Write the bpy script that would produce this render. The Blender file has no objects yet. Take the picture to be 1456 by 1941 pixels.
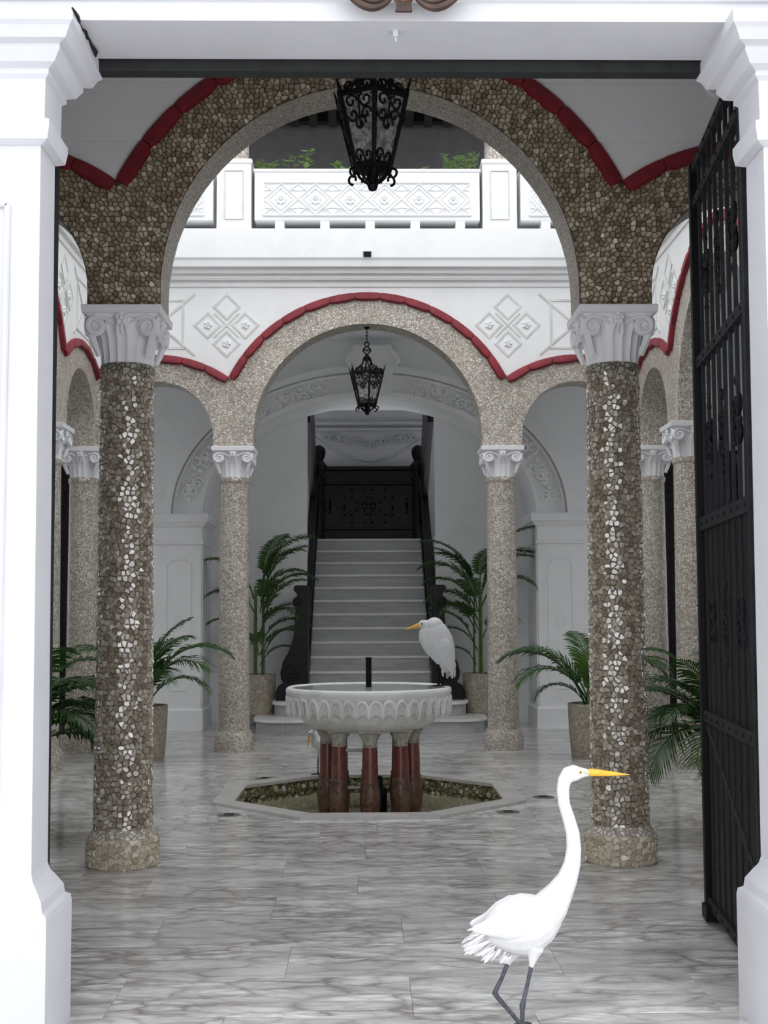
import bpy, math, random
from mathutils import Vector, Matrix
PI = math.pi; S = math.sin; Cc = math.cos
SC = bpy.context.scene
COL = SC.collection
R = random.Random(7)

# ------------------------------------------------------------------ camera, sky, exposure
cam_d = bpy.data.cameras.new('camera'); cam = bpy.data.objects.new('camera', cam_d); COL.objects.link(cam)
FPX, PITCH, YAW, ROLL = 2300.0, 0.07, 0.0162, 0.00463
cam_d.sensor_fit = 'VERTICAL'; cam_d.sensor_height = 24.0; cam_d.lens = 24.0 * FPX / 1941.0
cam_d.shift_y = 33.5 / 1941.0; cam_d.clip_start = 0.05; cam_d.clip_end = 200
cam.matrix_world = (Matrix.Translation((-0.0457, 0, 1.596)) @ Matrix.Rotation(-YAW, 4, 'Z')
                    @ Matrix.Rotation(PI / 2 + PITCH, 4, 'X') @ Matrix.Rotation(-ROLL, 4, 'Z'))
SC.camera = cam
wd = bpy.data.worlds.new('overcast_sky'); SC.world = wd; wd.use_nodes = True
nt = wd.node_tree; bg = nt.nodes['Background']
tc = nt.nodes.new('ShaderNodeTexCoord'); sp = nt.nodes.new('ShaderNodeSeparateXYZ'); rp = nt.nodes.new('ShaderNodeValToRGB')
nt.links.new(tc.outputs['Generated'], sp.inputs[0]); nt.links.new(sp.outputs['Z'], rp.inputs[0])
rp.color_ramp.elements[0].color = (0.93, 0.95, 0.985, 1); rp.color_ramp.elements[0].position = 0.0
rp.color_ramp.elements[1].color = (0.96, 0.98, 1.0, 1); rp.color_ramp.elements[1].position = 0.8
nt.links.new(rp.outputs[0], bg.inputs['Color']); bg.inputs['Strength'].default_value = 1.55
SC.view_settings.view_transform = 'Standard'; SC.view_settings.look = 'None'
SC.view_settings.exposure = 0.66; SC.view_settings.gamma = 1.0; SC.view_settings.use_curve_mapping = False
try:
    SC.cycles.use_denoising = True; SC.cycles.max_bounces = 10; SC.cycles.diffuse_bounces = 7
    SC.cycles.caustics_reflective = False; SC.cycles.caustics_refractive = False; SC.cycles.sample_clamp_indirect = 6
except Exception: pass

# ------------------------------------------------------------------ materials
def newmat(name):
    m = bpy.data.materials.new(name); m.use_nodes = True
    return m, m.node_tree, m.node_tree.nodes['Principled BSDF']
def ramp(nt, stops):
    r = nt.nodes.new('ShaderNodeValToRGB'); e = r.color_ramp.elements
    while len(e) < len(stops): e.new(0.5)
    for k, (p, c) in enumerate(stops):
        e[k].position = p; e[k].color = (c[0], c[1], c[2], 1) if isinstance(c, tuple) else (c, c, c, 1)
    return r
def coords(nt, scale=(1, 1, 1), kind='Object', rnd=False):
    t = nt.nodes.new('ShaderNodeTexCoord'); mp = nt.nodes.new('ShaderNodeMapping'); mp.inputs['Scale'].default_value = scale
    nt.links.new(t.outputs[kind], mp.inputs[0])
    if rnd:
        oi = nt.nodes.new('ShaderNodeObjectInfo'); mm = nt.nodes.new('ShaderNodeMath'); mm.operation = 'MULTIPLY'; mm.inputs[1].default_value = 57.0
        nt.links.new(oi.outputs['Random'], mm.inputs[0]); nt.links.new(mm.outputs[0], mp.inputs['Location'])
    return mp.outputs[0]
def tex(nt, kind, vec, **kw):
    n = nt.nodes.new(kind)
    for k, v in kw.items():
        if k in n.inputs.keys(): n.inputs[k].default_value = v
        else: setattr(n, k, v)
    nt.links.new(vec, n.inputs['Vector']); return n
def bump(nt, bs, height, strength=0.3, dist=0.01):
    b = nt.nodes.new('ShaderNodeBump'); b.inputs['Strength'].default_value = strength; b.inputs['Distance'].default_value = dist
    nt.links.new(height, b.inputs['Height']); nt.links.new(b.outputs[0], bs.inputs['Normal'])
def mixc(nt, fac, a, b, mode='MIX'):
    m = nt.nodes.new('ShaderNodeMix'); m.data_type = 'RGBA'; m.blend_type = mode
    for sock, v in ((m.inputs[0], fac), (m.inputs[6], a), (m.inputs[7], b)):
        if isinstance(v, (int, float)): sock.default_value = v
        elif isinstance(v, tuple): sock.default_value = (*v[:3], 1)
        else: nt.links.new(v, sock)
    return m.outputs[2]
def plain(name, c, rough=0.6, metal=0.0, var=0.12, scale=6.0, bmp=0.0, spec=0.5, coat=0.0):
    m, nt, bs = newmat(name); v = coords(nt)
    n = tex(nt, 'ShaderNodeTexNoise', v, Scale=scale, Detail=5.0)
    lo = tuple(x * (1 - var) for x in c); hi = tuple(min(1, x * (1 + var)) for x in c)
    r = ramp(nt, [(0.3, lo), (0.7, hi)]); nt.links.new(n.outputs[0], r.inputs[0]); nt.links.new(r.outputs[0], bs.inputs['Base Color'])
    bs.inputs['Roughness'].default_value = rough; bs.inputs['Metallic'].default_value = metal
    bs.inputs['Specular IOR Level'].default_value = spec; bs.inputs['Coat Weight'].default_value = coat
    if bmp: bump(nt, bs, n.outputs[0], bmp, 0.01)
    return m
def plaster(name, c, dirt=0.25):
    m, nt, bs = newmat(name); v = coords(nt)
    a = tex(nt, 'ShaderNodeTexNoise', v, Scale=1.7, Detail=6.0, Roughness=0.65)
    b = tex(nt, 'ShaderNodeTexNoise', v, Scale=38.0, Detail=3.0)
    r = ramp(nt, [(0.25, tuple(x * (1 - dirt * 0.35) for x in c)), (0.55, c)]); nt.links.new(a.outputs[0], r.inputs[0])
    nt.links.new(r.outputs[0], bs.inputs['Base Color']); bs.inputs['Roughness'].default_value = 0.7
    bump(nt, bs, b.outputs[0], 0.12, 0.004); return m
def pebble(name, scale, tones, mortar, rough=0.38, strength=0.6):
    m, nt, bs = newmat(name); v = coords(nt)
    w = tex(nt, 'ShaderNodeTexVoronoi', v, Scale=scale); e = tex(nt, 'ShaderNodeTexVoronoi', v, Scale=scale, feature='DISTANCE_TO_EDGE')
    sepc = nt.nodes.new('ShaderNodeSeparateColor'); nt.links.new(w.outputs['Color'], sepc.inputs[0])
    r = ramp(nt, tones); nt.links.new(sepc.outputs[0], r.inputs[0])
    er = ramp(nt, [(0.03, 0.0), (0.14, 1.0)]); nt.links.new(e.outputs['Distance'], er.inputs[0])
    n = tex(nt, 'ShaderNodeTexNoise', v, Scale=2.2, Detail=3.0); nr = ramp(nt, [(0.3, 0.78), (0.7, 1.0)]); nt.links.new(n.outputs[0], nr.inputs[0])
    c = mixc(nt, er.outputs[0], mortar, r.outputs[0]); c2 = mixc(nt, 1.0, c, nr.outputs[0], 'MULTIPLY')
    nt.links.new(c2, bs.inputs['Base Color']); bs.inputs['Roughness'].default_value = rough
    ad = nt.nodes.new('ShaderNodeMath'); ad.operation = 'MULTIPLY_ADD'; ad.inputs[1].default_value = 0.5
    nt.links.new(sepc.outputs[1], ad.inputs[0]); nt.links.new(er.outputs[0], ad.inputs[2])
    bump(nt, bs, ad.outputs[0], strength, 0.012); return m
def chipmat(name, tones, rough, coat):
    m, nt, bs = newmat(name)
    a = nt.nodes.new('ShaderNodeAttribute'); a.attribute_name = 'tone'
    r = ramp(nt, tones); nt.links.new(a.outputs['Fac'], r.inputs[0]); v = coords(nt)
    n = tex(nt, 'ShaderNodeTexNoise', v, Scale=60.0, Detail=3.0); nr = ramp(nt, [(0.3, 0.75), (0.7, 1.0)]); nt.links.new(n.outputs[0], nr.inputs[0])
    nt.links.new(mixc(nt, 1.0, r.outputs[0], nr.outputs[0], 'MULTIPLY'), bs.inputs['Base Color'])
    bs.inputs['Roughness'].default_value = rough; bs.inputs['Specular IOR Level'].default_value = 0.7
    bs.inputs['Coat Weight'].default_value = coat; bs.inputs['Coat IOR'].default_value = 2.3; bs.inputs['Coat Roughness'].default_value = 0.16; return m
def marble(name, base, vein, warm, rnd=True, scale=(2.2, 8.5, 8.5), rough=0.13, amt=1.0):
    """breccia marble: pale lens-shaped bodies parted by grey and tan veins"""
    m, nt, bs = newmat(name); v = coords(nt, scale, rnd=rnd); L = nt.links
    def warp(amp, sc, det):
        nz = tex(nt, 'ShaderNodeTexNoise', v, Scale=sc, Detail=det)
        add = nt.nodes.new('ShaderNodeVectorMath'); add.operation = 'MULTIPLY_ADD'; add.inputs[1].default_value = (amp,) * 3
        L.new(nz.outputs['Color'], add.inputs[0]); L.new(v, add.inputs[2]); return add.outputs[0]
    w1 = warp(1.25, 0.9, 6.0); w2 = warp(0.8, 1.3, 4.0)
    e = tex(nt, 'ShaderNodeTexVoronoi', w1, Scale=1.0, feature='DISTANCE_TO_EDGE')
    er = ramp(nt, [(0.0, 1.0), (0.05, 0.6), (0.14, 0.16), (0.35, 0.0)]); L.new(e.outputs['Distance'], er.inputs[0])
    e2_ = tex(nt, 'ShaderNodeTexVoronoi', w2, Scale=2.3, feature='DISTANCE_TO_EDGE')
    er2 = ramp(nt, [(0.0, 0.85), (0.10, 0.45), (0.3, 0.0)]); L.new(e2_.outputs['Distance'], er2.inputs[0])
    nm = tex(nt, 'ShaderNodeTexNoise', v, Scale=0.45, Detail=3.0); rm = ramp(nt, [(0.36, 0.3), (0.6, 1.0)]); L.new(nm.outputs[0], rm.inputs[0])
    nc = tex(nt, 'ShaderNodeTexVoronoi', w1, Scale=1.0); sc_ = nt.nodes.new('ShaderNodeSeparateColor'); L.new(nc.outputs['Color'], sc_.inputs[0])
    body = ramp(nt, [(0.0, tuple(x * 0.86 for x in base)), (0.5, base), (1.0, tuple(min(1, x * 1.04) for x in base))]); L.new(sc_.outputs[0], body.inputs[0])
    def mul(a, b, k=1.0):
        f = nt.nodes.new('ShaderNodeMath'); f.operation = 'MULTIPLY'; L.new(a, f.inputs[0])
        if b is None: f.inputs[1].default_value = k
        else: L.new(b, f.inputs[1])
        return f.outputs[0]
    n3 = tex(nt, 'ShaderNodeTexNoise', w2, Scale=0.5, Detail=6.0, Roughness=0.7); r3 = ramp(nt, [(0.44, 0.0), (0.56, 1.0)]); L.new(n3.outputs[0], r3.inputs[0])
    c = mixc(nt, mul(r3.outputs[0], None, 0.7 * amt), body.outputs[0], tuple(0.45 * p + 0.55 * q for p, q in zip(base, vein)))
    c = mixc(nt, mul(mul(er2.outputs[0], rm.outputs[0]), None, amt), c, warm)
    c = mixc(nt, mul(mul(er.outputs[0], rm.outputs[0]), None, 0.9 * amt), c, vein)
    L.new(c, bs.inputs['Base Color']); bs.inputs['Roughness'].default_value = rough
    return m
M = {}
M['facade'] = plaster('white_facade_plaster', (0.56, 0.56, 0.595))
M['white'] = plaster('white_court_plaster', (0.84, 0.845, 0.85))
M['white_b'] = plaster('white_block_plaster', (0.86, 0.86, 0.865))
M['hall'] = plaster('hall_wall_plaster', (0.85, 0.86, 0.87))
M['line'] = plain('grey_white_moulding', (0.66, 0.665, 0.65), 0.7)
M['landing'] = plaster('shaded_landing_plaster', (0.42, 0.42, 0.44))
M['capital'] = plaster('white_painted_stone', (0.85, 0.85, 0.87), 0.4)
M['red'] = plain('dark_red_paint', (0.205, 0.010, 0.020), 0.6, var=0.25, scale=9)
T1 = [(0.0, (0.17, 0.125, 0.08)), (0.3, (0.26, 0.20, 0.14)), (0.6, (0.34, 0.285, 0.21)), (0.85, (0.43, 0.375, 0.30)), (1.0, (0.58, 0.53, 0.45))]
M['chip'] = chipmat('mosaic_chip_stone', [(p, tuple(1.22 * x for x in c)) for p, c in T1], 0.3, 1.0)
M['chip_wall'] = chipmat('mosaic_wall_stone', [(p, (1.42 * c[0], 1.40 * c[1], 1.33 * c[2])) for p, c in T1], 0.4, 0.3)
M['mortar'] = plain('dark_mortar', (0.105, 0.087, 0.062), 0.75, var=0.3, scale=20, bmp=0.3)
M['mortar_l'] = plain('grey_mortar', (0.36, 0.335, 0.29), 0.7, var=0.35, scale=16, bmp=0.3)
T2 = [(0.0, (0.40, 0.34, 0.285)), (0.3, (0.64, 0.57, 0.49)), (0.7, (0.78, 0.725, 0.65)), (1.0, (0.88, 0.86, 0.82))]
M['pebble'] = pebble('pale_pebble_mosaic', 40, T2, (0.40, 0.35, 0.29), 0.32, 0.6)
M['pebble_d'] = pebble('olive_pebble_mosaic', 27, [(p, tuple(0.5 * x for x in c)) for p, c in T2], (0.10, 0.085, 0.06))
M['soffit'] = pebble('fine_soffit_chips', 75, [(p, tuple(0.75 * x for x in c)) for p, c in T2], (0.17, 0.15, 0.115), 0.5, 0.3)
M['pot'] = pebble('stone_chip_concrete', 34, [(0, (0.30, 0.24, 0.18)), (0.5, (0.47, 0.41, 0.32)), (1, (0.60, 0.55, 0.46))], (0.38, 0.34, 0.27), 0.6, 0.3)
M['marble'] = marble('white_veined_marble', (0.86, 0.868, 0.868), (0.23, 0.198, 0.20), (0.44, 0.425, 0.395), scale=(2.7, 8.2, 8.2))
M['marble_b'] = marble('cloudy_veined_marble', (0.83, 0.838, 0.836), (0.26, 0.258, 0.258), (0.48, 0.445, 0.39), scale=(4.0, 4.6, 4.6))
M['stair'] = marble('grey_stair_marble', (0.46, 0.47, 0.475), (0.27, 0.28, 0.285), (0.40, 0.39, 0.36), scale=(1.2, 3, 7), rough=0.35, amt=.6)
M['nosing'] = marble('pale_tread_marble', (0.84, 0.84, 0.82), (0.6, 0.6, 0.58), (0.74, 0.71, 0.64), scale=(2, 5, 12), rough=0.3, amt=.5)
M['bowl'] = marble('carved_bowl_marble', (0.80, 0.805, 0.80), (0.56, 0.57, 0.575), (0.70, 0.68, 0.63), rnd=False, scale=(5, 5, 7), rough=0.42, amt=.45)
M['rim'] = marble('grey_rim_marble', (0.60, 0.595, 0.58), (0.36, 0.35, 0.34), (0.54, 0.49, 0.44), scale=(3, 6, 6), rough=0.3, amt=.6)
M['redmarble'] = marble('red_marble', (0.20, 0.055, 0.042), (0.085, 0.02, 0.018), (0.27, 0.10, 0.075), rnd=True, scale=(9, 9, 5), rough=0.3)
M['oldstone'] = plain('weathered_grey_stone', (0.40, 0.38, 0.34), 0.7, var=0.3, scale=24, bmp=0.4)
M['brownstone'] = marble('stained_brown_stone', (0.17, 0.085, 0.055), (0.06, 0.03, 0.022), (0.26, 0.17, 0.12), rnd=True, scale=(10, 10, 8), rough=0.4)
M['iron'] = plain('black_painted_iron', (0.005, 0.005, 0.0065), 0.5, 0.0, var=0.3, scale=20, spec=.13)
M['ironrail'] = plain('worn_lit_grey_iron', (0.016, 0.017, 0.02), 0.6, 0.0, var=0.3, scale=14, spec=.15)
M['wood'] = plain('dark_stained_wood', (0.0055, 0.0042, 0.005), 0.36, var=0.35, scale=12, spec=.26)
M['beamwood'] = plain('black_header_timber', (0.010, 0.011, 0.011), 0.8, var=0.4, scale=10, bmp=0.3)
M['rafter'] = plain('dark_rafter_timber', (0.012, 0.010, 0.009), 0.7)
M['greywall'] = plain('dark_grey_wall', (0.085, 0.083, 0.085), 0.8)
M['brown'] = plain('brown_carved_wood', (0.045, 0.024, 0.019), 0.6, var=0.5, scale=14, bmp=0.3)
M['orange'] = plain('orange_brown_wood', (0.22, 0.075, 0.025), 0.5, var=0.3, scale=14)
M['grout'] = plain('floor_grout', (0.55, 0.54, 0.51), 0.6)
M['street'] = plain('pale_street_paving', (0.74, 0.735, 0.72), 0.8, var=0.08, scale=2)
M['feather'] = plain('white_feathers', (0.64, 0.64, 0.65), 0.65, var=0.03, scale=30)
M['plume'] = plain('grey_tipped_feathers', (0.42, 0.42, 0.43), 0.65, var=0.3, scale=30)
M['bill'] = plain('yellow_bill', (0.78, 0.38, 0.03), 0.4, var=0.15, scale=20)
M['lore'] = plain('pale_green_skin', (0.55, 0.58, 0.32), 0.5)
M['leg'] = plain('slate_leg_skin', (0.055, 0.06, 0.075), 0.45, var=0.45, scale=50)
M['eye'] = plain('black_pupil', (0.008, 0.008, 0.008), 0.15, var=0.0)
M['iris'] = plain('yellow_iris', (0.65, 0.5, 0.1), 0.3)
M['rod'] = plain('pale_pipe', (0.42, 0.42, 0.40), 0.5)
M['drain'] = plain('drain_brass', (0.20, 0.19, 0.175), 0.5)
M['soil'] = plain('dark_soil', (0.03, 0.022, 0.016), 0.9, var=0.4, scale=40, bmp=0.6)
M['stem'] = plain('green_cane_stem', (0.10, 0.15, 0.035), 0.45, var=0.35, scale=9)
def leafmat(name, lo, hi):
    m, nt, bs = newmat(name); v = coords(nt)
    n = tex(nt, 'ShaderNodeTexNoise', v, Scale=3.0, Detail=2.0); r = ramp(nt, [(0.3, lo), (0.7, hi)])
    nt.links.new(n.outputs[0], r.inputs[0]); nt.links.new(r.outputs[0], bs.inputs['Base Color'])
    bs.inputs['Roughness'].default_value = 0.38; bs.inputs['Transmission Weight'].default_value = 0.0
    tr = nt.nodes.new('ShaderNodeBsdfTranslucent'); mx = nt.nodes.new('ShaderNodeMixShader'); mx.inputs[0].default_value = 0.22
    nt.links.new(r.outputs[0], tr.inputs[0]); nt.links.new(bs.outputs[0], mx.inputs[1]); nt.links.new(tr.outputs[0], mx.inputs[2])
    nt.links.new(mx.outputs[0], nt.nodes['Material Output'].inputs[0]); return m
M['palm'] = leafmat('palm_leaf', (0.028, 0.075, 0.018), (0.062, 0.15, 0.03))
M['palm_lt'] = leafmat('young_palm_leaf', (0.07, 0.17, 0.02), (0.13, 0.27, 0.035))
M['leaf'] = leafmat('bright_leaf', (0.10, 0.22, 0.045), (0.30, 0.42, 0.16))
def glassmat(name, c, alpha, bscale, rough):
    m, nt, bs = newmat(name); v = coords(nt); n = tex(nt, 'ShaderNodeTexNoise', v, Scale=bscale, Detail=3.0)
    r = ramp(nt, [(0.35, tuple(x * .45 for x in c)), (0.65, tuple(min(1, x * 1.6) for x in c))]); nt.links.new(n.outputs[0], r.inputs[0]); nt.links.new(r.outputs[0], bs.inputs['Base Color'])
    bs.inputs['Roughness'].default_value = rough; bs.inputs['Alpha'].default_value = alpha
    bump(nt, bs, n.outputs[0], 1.0, 0.02); return m
M['glass'] = glassmat('rippled_smoky_glass', (0.27, 0.27, 0.26), 0.6, 34, 0.2)
def watermat(name, c, scale, alpha=1.0):
    m, nt, bs = newmat(name); v = coords(nt); n = tex(nt, 'ShaderNodeTexNoise', v, Scale=scale, Detail=2.0)
    r = ramp(nt, [(0.35, tuple(x * 0.75 for x in c)), (0.7, c)]); nt.links.new(n.outputs[0], r.inputs[0]); nt.links.new(r.outputs[0], bs.inputs['Base Color'])
    bs.inputs['Roughness'].default_value = 0.06; bs.inputs['Alpha'].default_value = alpha; bump(nt, bs, n.outputs[0], 0.12, 0.01); return m
M['water'] = watermat('clear_bowl_water', (0.55, 0.60, 0.61), 9)
M['pool'] = watermat('greenish_pool_water', (0.46, 0.43, 0.29), 7, 0.78)
M['mossrock'] = pebble('mossy_basin_stone', 16, [(0, (0.16, 0.14, 0.06)), (0.4, (0.34, 0.29, 0.15)), (0.75, (0.45, 0.41, 0.26)), (1, (0.60, 0.57, 0.48))], (0.12, 0.11, 0.07), 0.5, 0.8)

# ------------------------------------------------------------------ mesh helpers
class MB:
    def __init__(s): s.v = []; s.f = []; s.t = []
    def add(s, vs, fs, tone=0.5):
        b = len(s.v); s.v += [tuple(v) for v in vs]; s.f += [tuple(i + b for i in f) for f in fs]; s.t += [tone] * len(fs); return s
    def box(s, x0, x1, y0, y1, z0, z1, tone=0.5):
        return s.add([(x0, y0, z0), (x1, y0, z0), (x1, y1, z0), (x0, y1, z0), (x0, y0, z1), (x1, y0, z1), (x1, y1, z1), (x0, y1, z1)],
                     [(0, 3, 2, 1), (4, 5, 6, 7), (0, 1, 5, 4), (1, 2, 6, 5), (2, 3, 7, 6), (3, 0, 4, 7)], tone)
    def cbox(s, x0, x1, y0, y1, z0, z1, c=0.008):                      # box with chamfered front and vertical edges
        return s.rect_loft(x0 + c, x1 - c, y0 + c, y1 - c, [(z0, c), (z1 - c, c), (z1, 0)])
    def rect_loft(s, x0, x1, y0, y1, prof, caps=True):                 # stacked rectangles: (z, outset)
        vs = []; fs = []
        for z, o in prof: vs += [(x0 - o, y0 - o, z), (x1 + o, y0 - o, z), (x1 + o, y1 + o, z), (x0 - o, y1 + o, z)]
        n = len(prof)
        for k in range(n - 1):
            for j in range(4): a = 4 * k + j; b = 4 * k + (j + 1) % 4; fs.append((a, b, b + 4, a + 4))
        if caps: fs += [(3, 2, 1, 0), (4 * n - 4, 4 * n - 3, 4 * n - 2, 4 * n - 1)]
        return s.add(vs, fs)
    def lathe(s, prof, cx=0, cy=0, n=32, rad=None):                    # (r, z) profile; rad(a, z) multiplies r
        vs = []; fs = []
        for r, z in prof:
            for j in range(n):
                a = 2 * PI * j / n; q = r * (rad(a, z) if rad else 1); vs.append((cx + q * Cc(a), cy + q * S(a), z))
        m = len(prof)
        for k in range(m - 1):
            for j in range(n): a = k * n + j; b = k * n + (j + 1) % n; fs.append((a, b, b + n, a + n))
        fs.append(tuple(range(n - 1, -1, -1))); fs.append(tuple((m - 1) * n + j for j in range(n)))
        return s.add(vs, fs)
    def tube(s, pts, r, n=6, caps=True):
        pts = [Vector(p) for p in pts]; m = len(pts); rr = r if isinstance(r, (list, tuple)) else [r] * m
        vs = []; fs = []; up = None
        for k in range(m):
            t = (pts[min(k + 1, m - 1)] - pts[max(k - 1, 0)])
            t = t.normalized() if t.length > 1e-9 else Vector((0, 0, 1))
            if up is None:
                up = Vector((0, 0, 1)) if abs(t.z) < 0.9 else Vector((1, 0, 0))
            a = up - t * up.dot(t); a = a.normalized() if a.length > 1e-6 else t.orthogonal().normalized(); up = a; b = t.cross(a)
            for j in range(n): w = 2 * PI * j / n; vs.append(pts[k] + (a * Cc(w) + b * S(w)) * rr[k])
        for k in range(m - 1):
            for j in range(n): a = k * n + j; b = k * n + (j + 1) % n; fs.append((a, b, b + n, a + n))
        if caps: fs += [tuple(range(n - 1, -1, -1)), tuple((m - 1) * n + j for j in range(n))]
        return s.add(vs, fs)
    def ball(s, c, r, n=10, m=6):
        rx, ry, rz = r if isinstance(r, (list, tuple)) else (r, r, r); vs = [(c[0], c[1], c[2] - rz)]; fs = []
        for k in range(1, m):
            p = -PI / 2 + PI * k / m
            for j in range(n): a = 2 * PI * j / n; vs.append((c[0] + rx * Cc(p) * Cc(a), c[1] + ry * Cc(p) * S(a), c[2] + rz * S(p)))
        vs.append((c[0], c[1], c[2] + rz)); L = len(vs) - 1
        for j in range(n):
            fs.append((0, 1 + (j + 1) % n, 1 + j)); fs.append((L, 1 + (m - 2) * n + j, 1 + (m - 2) * n + (j + 1) % n))
            for k in range(m - 2): a = 1 + k * n + j; b = 1 + k * n + (j + 1) % n; fs.append((a, b, b + n, a + n))
        return s.add(vs, fs)
    def prism(s, poly, y0, y1):                                        # polygon in x,z pulled along y
        n = len(poly); vs = [(x, y0, z) for x, z in poly] + [(x, y1, z) for x, z in poly]
        fs = [tuple(range(n)), tuple(range(2 * n - 1, n - 1, -1))] + [(j, j + n, (j + 1) % n + n, (j + 1) % n) for j in range(n)]
        return s.add(vs, fs)
    def slab(s, poly, z0, z1):                                         # polygon in x,y pulled along z
        n = len(poly); vs = [(x, y, z0) for x, y in poly] + [(x, y, z1) for x, y in poly]
        fs = [tuple(range(n - 1, -1, -1)), tuple(range(n, 2 * n))] + [(j, (j + 1) % n, (j + 1) % n + n, j + n) for j in range(n)]
        return s.add(vs, fs)
    def loft(s, rings, n=16):                                          # rings: (x, z, r in plane, r across, y) in the x-z plane
        vs = []; fs = []; m = len(rings)
        for k, (x, z, ra, rb, y) in enumerate(rings):
            p, q = rings[max(k - 1, 0)], rings[min(k + 1, m - 1)]; tx, tz = q[0] - p[0], q[1] - p[1]; L = math.hypot(tx, tz) or 1
            nx, nz = -tz / L, tx / L
            for j in range(n): w = 2 * PI * j / n; vs.append((x + nx * ra * Cc(w), y + rb * S(w), z + nz * ra * Cc(w)))
        for k in range(m - 1):
            for j in range(n): a = k * n + j; b = k * n + (j + 1) % n; fs.append((a, b, b + n, a + n))
        fs += [tuple(range(n - 1, -1, -1)), tuple((m - 1) * n + j for j in range(n))]
        return s.add(vs, fs)
    def xform(s, mat): s.v = [tuple(mat @ Vector(v)) for v in s.v]; return s
    def mesh(s, name, m, smooth=None, tone=False):
        me = bpy.data.meshes.new(name); me.from_pydata(s.v, [], s.f); me.materials.append(M[m] if isinstance(m, str) else m)
        if tone:
            at = me.attributes.new('tone', 'FLOAT', 'FACE'); at.data.foreach_set('value', s.t)
        if smooth is not None:
            me.shade_smooth(); me.set_sharp_from_angle(angle=smooth)
        me.update(); return me
    def build(s, name, m, parent=None, smooth=None, tone=False):
        return link(name, s.mesh(name, m, smooth, tone), parent)
def link(name, me, parent=None, loc=None, rz=None):
    o = bpy.data.objects.new(name, me); COL.objects.link(o)
    if parent is not None: o.parent = parent
    if loc is not None: o.location = loc
    if rz is not None: o.rotation_euler = (0, 0, rz)
    return o
def tag(o, label=None, cat=None, group=None, kind=None):
    if label: o['label'] = label
    if cat: o['category'] = cat
    if group: o['group'] = group
    if kind: o['kind'] = kind
    return o
def thing(name, label, cat, loc=(0, 0, 0), rz=0, group=None):
    o = bpy.data.objects.new(name, None); COL.objects.link(o); o.location = loc; o.rotation_euler = (0, 0, rz); o.empty_display_size = 0.1
    return tag(o, label, cat, group, 'thing')
def dup(root, loc, rz=0, label=None, group=None):
    r = root.copy(); COL.objects.link(r); r.location = loc; r.rotation_euler = (0, 0, rz)
    if label: r['label'] = label
    if group: r['group'] = group
    for ch in list(root.children):
        c = ch.copy(); COL.objects.link(c); c.parent = r
        for g in list(ch.children): d = g.copy(); COL.objects.link(d); d.parent = c
    return r
def struct(o): o['kind'] = 'structure'; return o
def stuff(o): o['kind'] = 'stuff'; return o
def spiral(cx, cz, r0, r1, turns, a0, y, n=18, flip=1):
    return [(cx + flip * (r0 + (r1 - r0) * k / n) * Cc(a0 + 2 * PI * turns * k / n), y, cz + (r0 + (r1 - r0) * k / n) * S(a0 + 2 * PI * turns * k / n)) for k in range(n + 1)]
SM = 0.6

# ------------------------------------------------------------------ Voronoi chips (each mosaic stone a faceted plate)
def cells(u0, u1, v0, v1, s, seed, wrap=False):
    rr = random.Random(seed); nu = max(3, round((u1 - u0) / s)); nv = max(2, round((v1 - v0) / s)); du = (u1 - u0) / nu; dv = (v1 - v0) / nv
    P = [[(u0 + (i + 0.5 + rr.uniform(-.42, .42) + (0.5 if j % 2 else 0) * 0.6) * du, v0 + (j + 0.5 + rr.uniform(-.42, .42)) * dv) for j in range(nv)] for i in range(nu)]
    W = u1 - u0
    def pt(i, j):
        if wrap: q = P[i % nu][j]; return (q[0] + W * (i // nu), q[1])
        return P[i][j] if 0 <= i < nu else None
    for i in range(nu):
        for j in range(nv):
            px, py = P[i][j]; h = 1.3 * s
            poly = [(px - h, py - h), (px + h, py - h), (px + h, py + h), (px - h, py + h)]
            for di in (-2, -1, 0, 1, 2):
                for dj in (-2, -1, 0, 1, 2):
                    if (di or dj) and 0 <= j + dj < nv:
                        q = pt(i + di, j + dj)
                        if q is None: continue
                        nx, ny = q[0] - px, q[1] - py; c = nx * (q[0] + px) / 2 + ny * (q[1] + py) / 2
                        out = []; L = len(poly); dd = [p[0] * nx + p[1] * ny - c for p in poly]
                        if max(dd) <= 0: continue
                        for k in range(L):
                            a, b, da, db = poly[k], poly[(k + 1) % L], dd[k], dd[(k + 1) % L]
                            if da <= 0: out.append(a)
                            if (da < 0 < db) or (db < 0 < da): t = da / (da - db); out.append((a[0] + t * (b[0] - a[0]), a[1] + t * (b[1] - a[1])))
                        poly = out
                        if len(poly) < 3: break
                if len(poly) < 3: break
            if len(poly) >= 3: yield poly
def chip(poly, rr, hgt, tilt, sc=0.9):
    n = len(poly); cx = sum(p[0] for p in poly) / n; cy = sum(p[1] for p in poly) / n
    tx, ty = rr.gauss(0, tilt), rr.gauss(0, tilt); h = hgt * rr.uniform(.7, 1.3); lo = []; hi = []
    for x, y in poly:
        lo.append((cx + (x - cx) * sc, cy + (y - cy) * sc, -0.002))
        dx, dy = (x - cx) * sc * 0.8, (y - cy) * sc * 0.8; hi.append((cx + dx, cy + dy, h + tx * dx + ty * dy))
    fs = [tuple(range(n, 2 * n))] + [(k, (k + 1) % n, n + (k + 1) % n, n + k) for k in range(n)]
    return lo + hi, fs, (cx, cy)
def place_chips(items, name, rest_name, mat, parent, limit=300):
    """items: (score, verts, faces, tone); the best-showing become objects, the others one joined part"""
    items.sort(key=lambda t: -t[0]); rest = MB()
    for k, (sc, vs, fs, tn) in enumerate(items):
        if k < limit: MB().add(vs, fs, tn).build(name, mat, parent, tone=True)
        else: rest.add(vs, fs, tn)
    if rest.v: stuff(rest.build(rest_name, mat, parent, tone=True))

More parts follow.
